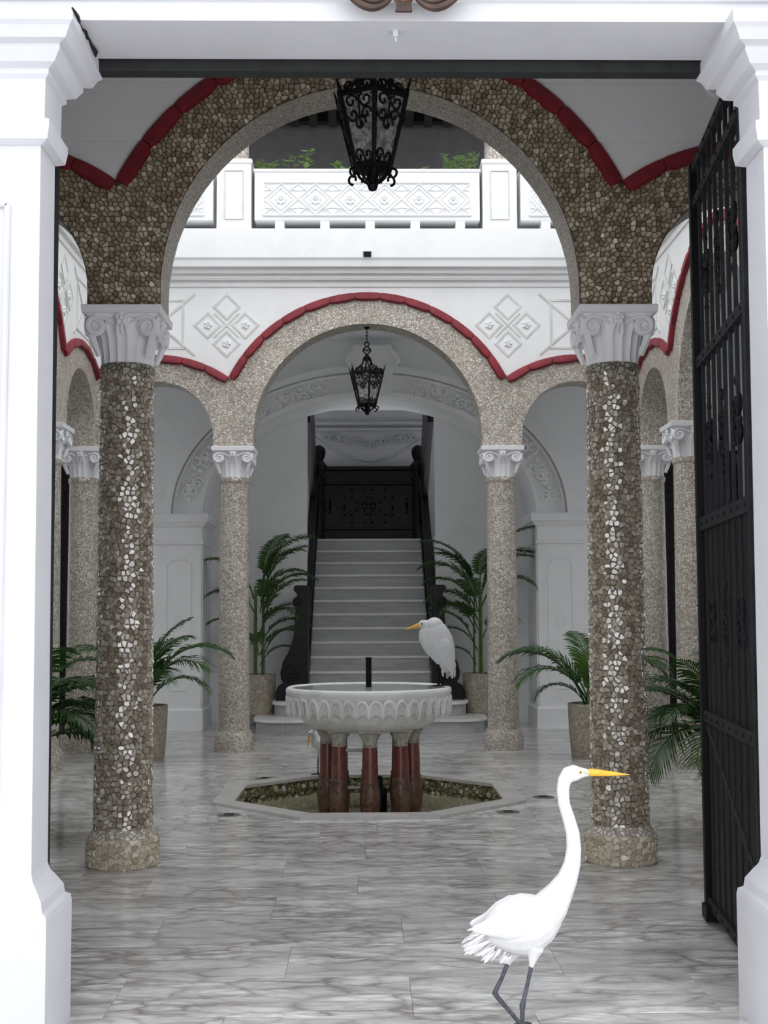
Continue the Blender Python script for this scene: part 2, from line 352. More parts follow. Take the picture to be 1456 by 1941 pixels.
# ------------------------------------------------------------------ arcade geometry
SPR, STILT = 3.6, 0.12
def arcs(bays):            # bays: (centre, inner radius, outer centre z, outer radius)
    return bays
def low(u, bays):
    for c, r, oz, oR in bays:
        if abs(u - c) < r: return SPR + STILT + math.sqrt(max(0, r * r - (u - c) ** 2))
    return SPR
def ext(u, bays):
    z = SPR
    for c, r, oz, oR in bays:
        if abs(u - c) < oR: z = max(z, oz + math.sqrt(oR * oR - (u - c) ** 2))
    return z
def usamples(bays, u0, u1):
    us = {u0, u1}
    for c, r, oz, oR in bays:
        for k in range(33): us.add(round(c - r * Cc(PI * k / 32), 5))
    k = u0
    while k < u1: us.add(round(k, 4)); k += 0.06
    return sorted(x for x in us if u0 - 1e-6 <= x <= u1 + 1e-6)
def strip_wall(bays, u0, u1, lowf, topf, t):   # solid between two profile curves, local u along x, face at y=0, depth t
    us = usamples(bays, u0, u1); pts = []
    for k, u in enumerate(us):
        edges = [(c, r) for c, r, _, _ in bays if lowf is low and abs(abs(u - c) - r) < 1e-4]
        if edges:
            c, r = edges[0]; inside = (u - c) < 0
            a, b = (u, SPR), (u, SPR + STILT)
            pts += [a, b] if inside else [b, a]
        else: pts.append((u, lowf(u, bays)))
    vs = []; fs = []
    for u, z in pts: zt = max(topf(u, bays), z + 0.001); vs += [(u, 0, z), (u, 0, zt), (u, t, z), (u, t, zt)]
    for k in range(len(pts) - 1):
        a = 4 * k; b = a + 4
        if pts[k][0] != pts[k + 1][0]: fs += [(a, b, b + 1, a + 1), (a + 2, a + 3, b + 3, b + 2), (a + 1, b + 1, b + 3, a + 3)]
    sof = [(4 * k, 4 * k + 2, 4 * k + 6, 4 * k + 4) for k in range(len(pts) - 1)]
    e = len(vs) - 4; fs += [(0, 1, 3, 2), (e, e + 2, e + 3, e + 1)]
    return vs, fs, sof
CEN = (0.0, 1.368, 3.606, 1.853)
SIDE = lambda s: (2.512 * s, 0.667, 3.227, 1.473)
BAYS = [SIDE(-1), CEN, SIDE(1)]
def red_moulding(wall, bays, u0, u1, wd, out):
    """scalloped red moulding: short rounded pieces end to end along the outer curve of each arch"""
    for c, r, oz, oR in bays:
        us = [c - oR + 2 * oR * k / 800 for k in range(801)]
        us = [u for u in us if u0 <= u <= u1 and abs(oz + math.sqrt(max(0, oR * oR - (u - c) ** 2)) - ext(u, bays)) < 1e-3]
        if not us: continue
        a0 = math.acos(max(-1, min(1, (us[-1] - c) / oR))); a1 = math.acos(max(-1, min(1, (us[0] - c) / oR)))
        n = max(1, round((a1 - a0) * oR / 0.31)); da = (a1 - a0) / n
        for k in range(n):
            m = MB(); vs = []; fs = []; q = 8
            for i in range(q + 1):
                f = i / q; a = a0 + da * (k + 0.01 + 0.98 * f); en = min(1.0, 7 * min(f, 1 - f) + 0.86)
                lo_ = wd * (0.80 + 0.20 * min(1, 1.9 * S(PI * f))); th = out * en
                for rr_, yy in ((oR + 0.006, 0.02), (oR + 0.006 - 0.012 * (1 - en), -th * 0.6), (oR - 0.02, -th), (oR - lo_ + 0.015, -th), (oR - lo_, -th * 0.55), (oR - lo_, 0.02)):
                    vs.append((c + rr_ * Cc(a), yy, oz + rr_ * S(a)))
            for i in range(q):
                for j in range(6): p = i * 6 + j; s2 = i * 6 + (j + 1) % 6; fs.append((p, s2, s2 + 6, p + 6))
            fs += [tuple(range(6)), tuple(range(6 * q + 5, 6 * q - 1, -1))]
            m.add(vs, fs).build('moulding_piece', 'red', wall, smooth=0.7)
def make_arcade(name, bays, u0, u1, ztop, t, loc, rz, face, body, white):
    w = MB(); vs, fs, sof = strip_wall(bays, u0, u1, ext, lambda u, b: ztop, t); w.add(vs, fs + sof)
    wall = struct(w.build(name, white)); wall.location = loc; wall.rotation_euler = (0, 0, rz)
    vs, fs, sof = strip_wall(bays, u0, u1, low, ext, t); vs = [(x, y + (0.012 if y == 0 and face else 0), z) for x, y, z in vs]
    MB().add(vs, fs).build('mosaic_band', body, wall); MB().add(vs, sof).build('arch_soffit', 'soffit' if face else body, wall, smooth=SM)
    red_moulding(wall, bays, u0, u1, 0.092, 0.05)
    return wall
def fillet(m, a, b, w=.013, d=.008):               # flat raised strip
    L = math.hypot(b[0] - a[0], b[1] - a[1]); tx, tz = (b[0] - a[0]) / L, (b[1] - a[1]) / L
    P = [(a[0] - tx * w - tz * w, a[1] - tz * w + tx * w), (a[0] - tx * w + tz * w, a[1] - tz * w - tx * w), (b[0] + tx * w + tz * w, b[1] + tz * w - tx * w), (b[0] + tx * w - tz * w, b[1] + tz * w + tx * w)]
    m.prism(P, -d, .002)
def diamonds(wall, u, z, s=1.0):                # four rosette diamonds with crossing fillets on a spandrel
    L = 0.225 * s; h = 0.15 * s; m = MB()
    for q in (-1, 1): fillet(m, (u - L * .62, z - q * L * .62), (u + L * .62, z + q * L * .62), .010, .008 + .0008 * (q > 0))
    m.build('crossing_fillet', 'line', wall)
    for dx, dz in ((0, L), (-L, 0), (L, 0), (0, -L)):
        m = MB()
        pts = [(u + dx + h * Cc(k * PI / 2), z + dz + h * S(k * PI / 2)) for k in range(4)]
        for k in range(4):
            a, b = pts[k], pts[(k + 1) % 4]; fillet(m, a, b, .013, .008 + .0007 * k)
        d = m.build('diamond_frame', 'line', wall)
        if dz <= 0:
            m = MB()
            for k in range(5):
                a = 2 * PI * k / 5; m.ball((u + dx + 0.032 * Cc(a), -0.004, z + dz + 0.032 * S(a)), (0.022, 0.02, 0.022), 6, 4)
            m.ball((u + dx, -0.01, z + dz), 0.016, 6, 4); m.build('rosette', 'white', d, smooth=1.0)
def square_frame(wall, u, z, h):
    m = MB()
    for n_, (a, b) in enumerate((((-h, -h), (h, -h)), ((h, -h), (h, h)), ((h, h), (-h, h)), ((-h, h), (-h, -h)), ((-h * 1.45, -h * 1.25), (h * 1.45, h * 1.25)), ((-h * 1.45, h * 1.25), (h * 1.45, -h * 1.25)))):
        fillet(m, (u + a[0], z + a[1]), (u + b[0], z + b[1]), .013, .008 + .0008 * n_)
    m.build('square_fillet', 'line', wall)

# ------------------------------------------------------------------ street front
struct(MB().box(-16, 16, -18, 4.40, -0.2, -0.02).box(-16, -5.5, 4.4, 26, -0.2, -0.02).box(5.5, 16, 4.4, 26, -0.2, -0.02).build('ground', 'street'))
def gate_pillar(side, xin, label):
    xo = xin + side * 0.78; x0, x1 = min(xin, xo), max(xin, xo); y0, y1 = 4.66, 4.89
    t = thing('gate_pillar', label, 'pillar', (0, 0, 0), group=None)
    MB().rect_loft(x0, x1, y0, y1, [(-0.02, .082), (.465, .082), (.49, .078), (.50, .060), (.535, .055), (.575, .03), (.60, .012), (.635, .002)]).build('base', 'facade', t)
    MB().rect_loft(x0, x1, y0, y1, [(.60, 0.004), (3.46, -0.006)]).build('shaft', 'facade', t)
    m = MB(); a, b = x0 + 0.13, x1 - 0.13
    for p in (((a, .85), (b, .85)), ((b, .85), (b, 3.2)), ((b, 3.2), (a, 3.2)), ((a, 3.2), (a, .85))):
        m.tube([(p[0][0], y0 - .002, p[0][1]), (p[1][0], y0 - .002, p[1][1])], 0.012, 6)
    m.build('panel_moulding', 'facade', t)
    MB().rect_loft(x0, x1, y0, y1, [(3.44, 0), (3.455, .028), (3.50, .036), (3.53, .036), (3.545, .012), (3.70, .014), (3.715, .03), (3.735, .03), (3.75, .06), (3.79, .085), (3.81, .085), (3.82, .115), (3.86, .135), (3.875, .15), (3.925, .15), (3.93, .10)]).build('capital', 'facade', t)
    return t
gate_pillar(-1, -1.305, 'white panelled gate pillar standing across the entrance from the open black gate leaf')
gate_pillar(1, 1.535, 'white gate pillar with moulded capital beside the open black gate leaf')
MB().tube([(-1.152 + R.uniform(-.006, .006), 4.50 + .034 * k, 3.918 + R.uniform(-.007, .004)) for k in range(13)], [.004 + .007 * ((k * 5) % 4) / 3 for k in range(13)], 5).build('flaking_edge', 'ironrail', bpy.data.objects['gate_pillar'])
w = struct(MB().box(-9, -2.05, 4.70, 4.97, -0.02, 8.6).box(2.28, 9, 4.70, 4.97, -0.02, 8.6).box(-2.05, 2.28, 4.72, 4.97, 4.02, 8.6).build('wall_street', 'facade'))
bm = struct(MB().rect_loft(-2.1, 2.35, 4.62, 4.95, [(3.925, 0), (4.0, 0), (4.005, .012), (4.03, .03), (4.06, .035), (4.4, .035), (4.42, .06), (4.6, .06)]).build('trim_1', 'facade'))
struct(MB().rect_loft(-1.55, 1.8, 4.972, 5.035, [(3.882, 0.0), (3.955, 0.0)]).build('trim_2', 'beamwood'))
tag(MB().box(.075, .095, 4.69, 4.71, 3.898, 3.925).tube([(.085, 4.70, 3.905), (.085, 4.69, 3.893), (.088, 4.70, 3.884), (.092, 4.71, 3.893)], .004, 5).build('ceiling_hook', 'facade'),
    'tiny white hook on the underside of the entrance lintel', 'hook', kind='thing')
# carved emblem over the entrance
em = thing('carved_emblem', 'dark brown carved drapery emblem hanging above the entrance', 'emblem', (.113, 4.55, 3.92))
for s in (-1, 1):
    m = MB()
    for k in range(9):
        q = []
        for i in range(15):
            f = i / 14; x = s * (0.04 + 0.215 * f); z = .075 + .013 * k - (.072 - .005 * k) * S(PI * min(1, f ** .85)) ** .9 + .05 * f * f + .02 * k * f
            q.append((x, -0.012 - 0.012 * S(PI * f) - 0.005 * (k % 2), z))
        m.tube(q, [.008 + .0085 * S(PI * i / 14) for i in range(15)], 6)
    m.build('drapery_swag', 'brown', em, smooth=1.0)
m = MB()
for k in range(7): m.tube([(-.02 + .0067 * k, -.01, .055), (-.027 + .009 * k, -.014, .0)], .007, 5)
m.build('tassel', 'brown', em, smooth=1.0)
MB().ball((0, 0, .125), (.055, .03, .10), 14, 10).build('medallion', 'orange', em, smooth=1.0)
MB().tube([(0, -.031, .05), (0, -.034, .125), (0, -.02, .2)], .006, 6).build('medallion_ridge', 'orange', em)

# ------------------------------------------------------------------ floor: marble slabs around the pool
FX, FY, AP = 0.0, 10.95, 1.30
GX = AP; y0h, y1h = FY - AP, FY + AP
FL = MB()
for a in ((-5.5, -GX, y0h, y1h), (GX, 5.5, y0h, y1h), (-5.5, 5.5, 4.40, y0h), (-5.5, 5.5, y1h, 18.3)): FL.box(a[0], a[1], a[2], a[3], -0.3, -0.012)
for sx in (-1, 1):
    for sy in (-1, 1):
        k = AP * math.tan(PI / 8); tri = [(FX + sx * AP, FY + sy * AP), (FX + sx * AP, FY + sy * k), (FX + sx * k, FY + sy * AP)]
        if sx * sy > 0: tri = tri[::-1]
        FL.slab(tri, -0.3, -0.012)
floor = struct(FL.build('floor', 'grout'))
ROW = 2 * AP / 5; r0 = y0h - ROW * 10
def slabbox(x0, x1, y0, y1):
    if x1 - x0 > 0.02 and y1 - y0 > 0.02:
        cx, cy = (x0 + x1) / 2, (y0 + y1) / 2; g = 0.0008
        hx, hy = (x1 - x0) / 2 - g, (y1 - y0) / 2 - g; zz = R.uniform(-.0006, .0004)
        o = MB().rect_loft(-hx, hx, -hy, hy, [(-.012, 0), (-.0008, 0), (zz, -.0006)]).build('marble_slab', 'marble_b' if abs(cx) > 1.4 and 8.6 < cy < 12.6 else 'marble', floor); o.location = (cx, cy, 0)
nrow = 0; yy = r0
while yy < 18.2:
    ya, yb = max(yy, 4.40), min(yy + ROW, 18.2); xo = -5.5 + (nrow % 2) * -0.62 + R.uniform(-.18, .18); x = xo
    while x < 5.5:
        xa, xb = max(x, -5.5), min(x + 1.24, 5.5)
        if yb > ya and xb > xa:
            if yb <= y0h + .01 or ya >= y1h - .01: slabbox(xa, xb, ya, yb)
            else: slabbox(xa, min(xb, -GX), ya, yb); slabbox(max(xa, GX), xb, ya, yb)
        x += 1.24
    yy += ROW; nrow += 1
for sx in (-1, 1):
    for sy in (-1, 1):
        k = AP * math.tan(PI / 8) + .003; tri = [(sx * (AP - .002), sy * (AP - .002)), (sx * (AP - .002), sy * k), (sx * k, sy * (AP - .002))]
        if sx * sy > 0: tri = tri[::-1]
        o = MB().slab(tri, -.012, 0).build('corner_slab', 'marble_b', floor); o.location = (FX, FY, 0)

# ------------------------------------------------------------------ arcades around the court
wf = make_arcade('wall_front', BAYS, -3.585, 3.585, 5.95, 0.34, (0, 7.79, 0), 0, True, 'mortar', 'white_b')
wb = make_arcade('wall_back', BAYS, -3.585, 3.585, 5.60, 0.34, (0, 14.38, 0), 0, False, 'pebble', 'white')
SB = [(-2.39, .667, 3.227, 1.473), (0.0, 1.255, 3.62, 1.715), (2.39, .667, 3.227, 1.473)]
wl = make_arcade('wall_left', SB, -3.13, 3.13, 5.60, 0.34, (-3.24, 11.26, 0), PI / 2, False, 'pebble', 'white')
wr = make_arcade('wall_right', SB, -3.13, 3.13, 5.60, 0.34, (3.24, 11.26, 0), -PI / 2, False, 'pebble', 'white')
# front face stones
rr = random.Random(3); items = []
for poly in cells(-3.585, 3.585, 3.6, 5.46, 0.0335, 11):
    cx = sum(p[0] for p in poly) / len(poly); cz = sum(p[1] for p in poly) / len(poly)
    if not (low(cx, BAYS) + .004 < cz < ext(cx, BAYS) - .03) or abs(cx) > 3.58: continue
    q = []
    for x, z in poly:
        for c, r, oz, oR in BAYS:
            if z > SPR + STILT:
                d = math.hypot(x - c, z - SPR - STILT)
                if d < r + .003: x = c + (x - c) * (r + .003) / d; z = SPR + STILT + (z - SPR - STILT) * (r + .003) / d
            elif abs(x - c) < r + .003 and abs(cx - c) > r: x = c + math.copysign(r + .003, x - c)
        q.append((x, max(z, 3.604)))
    vs, fs, _ = chip(q, rr, .009, .16)
    vs = [(x, .010 - h, z) for x, z, h in vs]
    ar = (max(p[0] for p in q) - min(p[0] for p in q)) * (max(p[1] for p in q) - min(p[1] for p in q))
    vis = 1.0 if (abs(cx) < 1.95 and cz < 5.15 and not (abs(cx) < .2 and cz > 4.9)) else 0.05
    items.append((ar * vis, vs, fs, rr.random()))
place_chips(items, 'mosaic_stone', 'mosaic_stones', 'chip_wall', wf)
# white plastered blocks above the front mosaic
for k in range(4):
    za, zb = 4.30 + k * .40, 4.30 + (k + 1) * .40
    x = -3.6 + (k % 2) * .42
    while x < 3.6:
        xa, xb = x + .003, x + .84 - .003; n = 14; up = []; dn = []
        for i in range(n + 1):
            u = xa + (xb - xa) * i / n
            zl = max(za + .003, ext(max(-3.58, min(3.58, u)), BAYS) - .01) if abs(u) <= 3.58 else za + .003
            if zl < zb - .01: up.append((u, zb)); dn.append((u, zl))
        if len(up) > 2 and up[-1][0] <= 3.585 and up[0][0] >= -3.585:
            m = MB(); vs = []; fs = []
            for (ux, uz), (dx, dz) in zip(up, dn): vs += [(dx, -.005, dz), (ux, -.005, uz), (dx, 0.002, dz), (ux, 0.002, uz)]
            for i in range(len(up) - 1): a = 4 * i; b = a + 4; fs += [(a, b, b + 1, a + 1), (a + 1, b + 1, b + 3, a + 3), (a, a + 2, b + 2, b)]
            e = len(vs) - 4; fs += [(0, 1, 3, 2), (e, e + 2, e + 3, e + 1)]
            m.add(vs, fs).build('wall_block', 'white_b', wf)
        x += .84
for s in (-1, 1):
    diamonds(wb, s * 1.69, 5.07); square_frame(wb, s * 2.50, 5.08, .29)
for wlr in (wl, wr):
    for s in (-1, 1): diamonds(wlr, s * 1.53, 5.07); square_frame(wlr, s * 2.39, 5.08, .29)

# ------------------------------------------------------------------ columns
def capital(t, m='capital'):
    MB().rect_loft(-.20, .20, -.20, .20, [(3.515, -.02), (3.525, .012), (3.545, .03), (3.55, .052), (3.595, .056), (3.6, .05)]).build('abacus', m, t)
    c = MB(); c.lathe([(.172, 3.235), (.172, 3.26), (.178, 3.32), (.19, 3.40), (.215, 3.47), (.225, 3.52)], n=72, rad=lambda a, z: 1 - .075 * abs(S(9 * a)) ** .6 * (1 if z < 3.5 else .4))
    bell = c.build('bell', m, t, smooth=0.9)
    for q in range(4):
        rot = Matrix.Rotation(q * PI / 2, 4, 'Z')
        for s in (-1, 1):
            v = MB()
            v.tube(spiral(s * .165, 3.462, .062, .008, 1.6, PI / 2, -.225, 22, -s), [.017 - .008 * k / 22 for k in range(23)], 6)
            v.tube([(s * .165, -.20, 3.462), (s * .165, -.218, 3.462)], .062, 14)
            v.tube([(s * .165, -.222, 3.524), (s * .10, -.222, 3.512), (s * .05, -.215, 3.48)], [.015, .012, .006], 6)
            v.tube([(s * .20, -.20, 3.42), (s * .175, -.185, 3.35), (s * .15, -.165, 3.28)], [.024, .02, .012], 6)
            v.xform(rot).build('volute', m, t, smooth=0.9)
        f = MB()
        for k in range(5):
            a = 2 * PI * k / 5 + .3; f.ball((.026 * Cc(a), -.232, 3.515 + .026 * S(a)), (.022, .016, .022), 7, 5)
        f.ball((0, -.245, 3.515), .014, 7, 5)
        for k in (-1, 0, 1): f.tube([(k * .012, -.235, 3.50), (k * .03, -.222, 3.46), (k * .034, -.205, 3.41)], [.008, .010, .004], 5)
        f.xform(rot).build('rosette', m, t, smooth=1.0)
def shaft_r(z): return .189 - (z - .2) / 3.0 * .017
BASE = [(.232, 0), (.236, .015), (.236, .175), (.228, .195), (.205, .225), (.196, .24)]
NECK = [(shaft_r(.23), .23), (shaft_r(1.2), 1.2), (shaft_r(2.2), 2.2), (shaft_r(3.17), 3.17), (.183, 3.185), (.186, 3.20), (.186, 3.225), (.18, 3.24)]
def stone_column(label, loc, mat):
    t = thing('stone_column', label, 'column', loc)
    MB().lathe(BASE, n=40).build('base', mat, t, smooth=SM); MB().lathe(NECK, n=40).build('shaft', mat, t, smooth=SM); capital(t); return t
# the two front columns: every stone of the mosaic shaft built
fc = thing('stone_column', 'tall glossy mosaic column in the front row, on the side away from the walking egret', 'column', (-1.61, 7.97, 0))
MB().lathe([(r - .008, z) for r, z in BASE], n=40).build('base', 'pebble', fc, smooth=SM)
MB().lathe([(r - .008, z) for r, z in NECK], n=40).build('shaft', 'pebble_d', fc, smooth=SM); capital(fc)
rr = random.Random(5)
def colchips(z0, z1, rad, s, seed, tilt, tones, face_dir, sc=.9, hgt=.007):
    out = []; r0 = .19
    for poly in cells(0, 2 * PI * r0, z0, z1, s, seed, wrap=True):
        vs, fs, (cu, cz) = chip([(u, min(z1 - .002, max(z0 + .002, z))) for u, z in poly], rr, hgt, tilt, sc)
        w = [((rad(z) - .008 + h) * Cc(u / r0), (rad(z) - .008 + h) * S(u / r0), z) for u, z, h in vs]
        ar = (max(p[0] for p in poly) - min(p[0] for p in poly)) * (max(p[1] for p in poly) - min(p[1] for p in poly))
        facing = Cc(cu / r0 - face_dir); out.append((ar * max(0, facing) ** 1.0 if facing > .3 else 0, w, fs, tones(rr)))
    return out
cc = colchips(.235, 3.19, shaft_r, .0345, 21, .165, lambda q: q.random(), -PI / 2)
place_chips(cc, 'mosaic_stone', 'mosaic_stones', 'chip', fc)
cb = colchips(.004, .19, lambda z:   .2365, .038, 23, .10, lambda q: .45 + .55 * q.random(), -PI / 2, .86)
stuff_o = MB()
for _, vs, fs, tn in cb: stuff_o.add(vs, fs, tn)
stuff(stuff_o.build('base_stones', 'chip_wall', fc, tone=True))
dup(fc, (1.61, 7.97, 0), .0, 'tall glossy mosaic column in the front row, right behind the bill of the walking egret')
c0 = stone_column('slim pale pebble column flanking the stair arch, away from the perched egret', (-1.605, 14.56, 0), 'pebble')
dup(c0, (1.605, 14.56, 0), 0, 'slim pale pebble column flanking the stair arch, beside the perched egret')
dup(c0, (-3.41, 14.56, 0), 0, 'pebble column in the far left corner of the court')
dup(c0, (3.41, 14.56, 0), 0, 'pebble column in the far right corner of the court')
dup(c0, (-3.41, 12.74, 0), 0, 'pebble column of the left side arcade, next to the far corner')
dup(c0, (3.41, 12.74, 0), 0, 'pebble column of the right side arcade, partly hidden by the gate leaf')
dup(c0, (-3.41, 9.78, 0), 0, 'pebble column of the left side arcade, near the front corner')
dup(c0, (3.41, 9.78, 0), 0, 'pebble column of the right side arcade, near the front corner')
dup(c0, (-3.41, 7.97, 0), 0, 'pebble column in the near left corner of the court')
dup(c0, (3.41, 7.97, 0), 0, 'pebble column in the near right corner of the court')

# ------------------------------------------------------------------ cornice, balcony, upper storey
def cornice(name, loc, rz, L):
    prof = [(5.53, -.0), (5.535, -.02), (5.60, -.03), (5.605, -.07), (5.66, -.08), (5.67, -.13), (5.72, -.145), (5.73, -.20), (5.80, -.215), (5.83, -.235), (6.18, -.235)]
    m = MB(); vs = []; fs = []; n = len(prof) + 2; pp = [(5.53, .3)] + prof + [(6.18, .3)]
    for e in (-L, L):
        for z, y in pp: vs.append((e + (y if e > 0 else -y) * (1 if y < 0 else 0), y, z))
    for k in range(n): fs.append((k, (k + 1) % n, n + (k + 1) % n, n + k))
    fs += [tuple(range(n - 1, -1, -1)), tuple(range(n, 2 * n))]
    o = struct(m.add(vs, fs).build(name, 'white')); o.location = loc; o.rotation_euler = (0, 0, rz); return o
cornice('trim_3', (0, 14.38, 0), 0, 3.24); cornice('trim_4', (-3.24, 11.26, 0), PI / 2, 3.12); cornice('trim_5', (3.24, 11.26, 0), -PI / 2, 3.12)
def pier(x, label):
    t = thing('balcony_pier', label, 'pier', (x, 14.26, 6.18))
    MB().rect_loft(-.205, .205, -.06, .2, [(0, 0), (.80, 0), (.82, .012), (.85, .014), (.87, .0)]).build('body', 'white', t)
    m = MB()
    for a, b in (((-.11, .13), (.11, .13)), ((.11, .13), (.11, .72)), ((.11, .72), (-.11, .72)), ((-.11, .72), (-.11, .13))):
        m.tube([(a[0], -.061, a[1]), (b[0], -.061, b[1])], .011, 4)
    m.build('panel_moulding', 'line', t)
    return t
pier(-1.59, 'white panelled balcony pier left of the middle planter'); pier(1.59, 'white panelled balcony pier right of the middle planter')
def planter(x0, x1, label):
    t = thing('balcony_planter', label, 'planter', ((x0 + x1) / 2, 14.26, 6.18)); h = (x1 - x0) / 2
    m = MB().rect_loft(-h, h, -.05, .25, [(.105, -.02), (.12, 0), (.70, 0), (.715, .012), (.745, .012)])
    m.build('box', 'white', t)
    fr = MB(); a, b, c, d = -h + .11, h - .11, .175, .575
    for p, q in (((a, c), (b, c)), ((b, c), (b, d)), ((b, d), (a, d)), ((a, d), (a, c))): fr.tube([(p[0], -.052, p[1]), (q[0], -.052, q[1])], .016, 4)
    fr.build('panel_frame', 'white', t)
    n = max(1, round((b - a) / .40)); w_ = (b - a) / n; zc = (c + d) / 2; hh = (d - c) / 2 - .012
    for k in range(n):
        re = MB(); cx = a + w_ * (k + .5); hw = w_ / 2
        for s in (-1, 1):
            for u in (-1, 1):
                re.tube([(cx + s * hw, -.052, zc), (cx, -.056, zc + u * hh)], .008, 4)
                re.tube([(cx + s * hw * .72, -.052, zc), (cx, -.056, zc + u * hh * .72)], .006, 4)
                re.tube([(cx + s * hw, -.052, zc + u * hh), (cx + s * hw * .45, -.056, zc + u * hh * .5)], .008, 4)
                re.tube([(cx + s * hw, -.052, zc + u * hh * .55), (cx + s * hw * .5, -.056, zc + u * hh * .62)], .006, 4)
                re.tube([(cx + s * hw * .6, -.052, zc + u * hh), (cx + s * hw * .42, -.056, zc + u * hh * .6)], .006, 4)
        for j in range(8):
            an = 2 * PI * j / 8; re.ball((cx + .045 * Cc(an), -.052, zc + .045 * S(an)), (.026, .016, .026), 6, 4)
        re.ball((cx, -.062, zc), .018, 6, 4)
        re.build('star_relief', 'white', t)
    k = -h + .30
    while k < h - .1: MB().box(k - .055, k + .055, -.055, .2, 0, .11).build('foot', 'white', t); k += .54
    MB().box(-h + .03, h - .03, -.03, .22, .70, .735).build('soil', 'soil', t)
    return t
planter(-1.345, 1.35, 'long white planter box with star relief in the middle of the balcony')
planter(-3.1, -1.84, 'white relief planter box at the left end of the balcony'); planter(1.84, 3.1, 'white relief planter box at the right end of the balcony')
struct(MB().box(-3.6, 3.6, 14.30, 17.2, 5.62, 6.18).build('floor_upper', 'white'))
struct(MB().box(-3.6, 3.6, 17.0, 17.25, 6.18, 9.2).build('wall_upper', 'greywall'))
struct(MB().box(-5.5, 5.5, 13.75, 17.3, 8.86, 8.95).build('ceiling_upper', 'rafter'))
ft = struct(MB().box(-3.6, 3.6, 16.86, 17.0, 8.62, 8.86).build('trim_6', 'rafter'))
k = -3.5
while k < 3.5: MB().box(k, k + .11, 14.0, 16.86, 8.53, 8.86).build('rafter', 'rafter', ft); k += .27
for s in (-1, 1):
    t = thing('gallery_column', 'short stone column rising behind the %s balcony pier' % ('left' if s < 0 else 'right'), 'column', (s * 1.6, 14.62, 6.18))
    MB().lathe([(.18, 0), (.18, .08), (.15, .12), (.145, 2.3), (.17, 2.36), (.17, 2.68)], n=28).build('shaft', 'pebble', t, smooth=SM)
for s in (-1, 1):          # plain parapets over the side arcades
    struct(MB().box(min(s * 3.2, s * 3.5), max(s * 3.2, s * 3.5), 8.2, 14.3, 6.18, 6.95).build('wall_parapet_%s' % ('left' if s < 0 else 'right'), 'white'))
struct(MB().box(-3.6, 3.6, 7.8, 8.12, 5.95, 6.95).build('wall_parapet_front', 'white'))
def leafy(x, label, kind, seed):
    q = random.Random(seed); t = thing('balcony_plant', label, 'plant', (x, 14.30, 6.90))
    st = MB(); lf = []
    for k in range(kind[0]):
        a = q.uniform(0, 2 * PI); L = kind[1] * q.uniform(.5, 1); sx, sy = q.uniform(-kind[2], kind[2]), q.uniform(-.05, .05); dx, dy = Cc(a) * L * .45, S(a) * L * .25
        pts = [(sx, sy, 0), (sx + dx * .4, sy + dy * .4, L * .6), (sx + dx, sy + dy, L)]; st.tube(pts, .004, 4)
        for f in ([.35, .6, .8, 1.0] if kind[3] else [.15 + .085 * i for i in range(11)]):
            p = Vector(pts[0]).lerp(Vector(pts[1]), f * 2) if f < .5 else Vector(pts[1]).lerp(Vector(pts[2]), f * 2 - 1); lf.append((p, q.uniform(0, 2 * PI)))
    st.build('stem', 'stem', t)
    for p, a in lf:
        w_ = (.045, .095) if kind[3] else (.010, .065); d = Vector((Cc(a), S(a) * .6, q.uniform(-.1, .5))).normalized(); e = d.cross(Vector((0, -.5, 1))).normalized()
        b = p + d * w_[1] * .5; c = p + d * w_[1] * 1.2
        MB().add([p, b - e * w_[0], b + Vector((0, 0, -.012)), b + e * w_[0], c], [(0, 1, 2), (0, 2, 3), (1, 4, 2), (2, 4, 3)]).build('leaf', 'leaf', t)
leafy(-.83, 'tall broad-leaved seedling sprouting from the middle planter', (5, .30, .12, True), 1)
leafy(-1.2, 'low feathery green plant at the left end of the middle planter', (7, .15, .12, False), 2)
leafy(-.34, 'pale drooping leaves beside the hanging lantern on the middle planter', (4, .12, .10, True), 3)
leafy(.66, 'tiny pale sprig in the middle planter right of the lantern', (2, .07, .10, True), 4)
leafy(1.12, 'fern tuft at the right end of the middle planter', (14, .26, .20, False), 5)

t = thing('drain_spout', 'small dark drain opening in the white balcony edge below the middle planter', 'drain', (.0, 14.145, 5.865))
MB().box(-.045, .045, -.02, .02, -.03, .03).build('spout', 'iron', t); MB().box(-.05, .05, -.012, .02, .03, .042).build('lip', 'line', t)
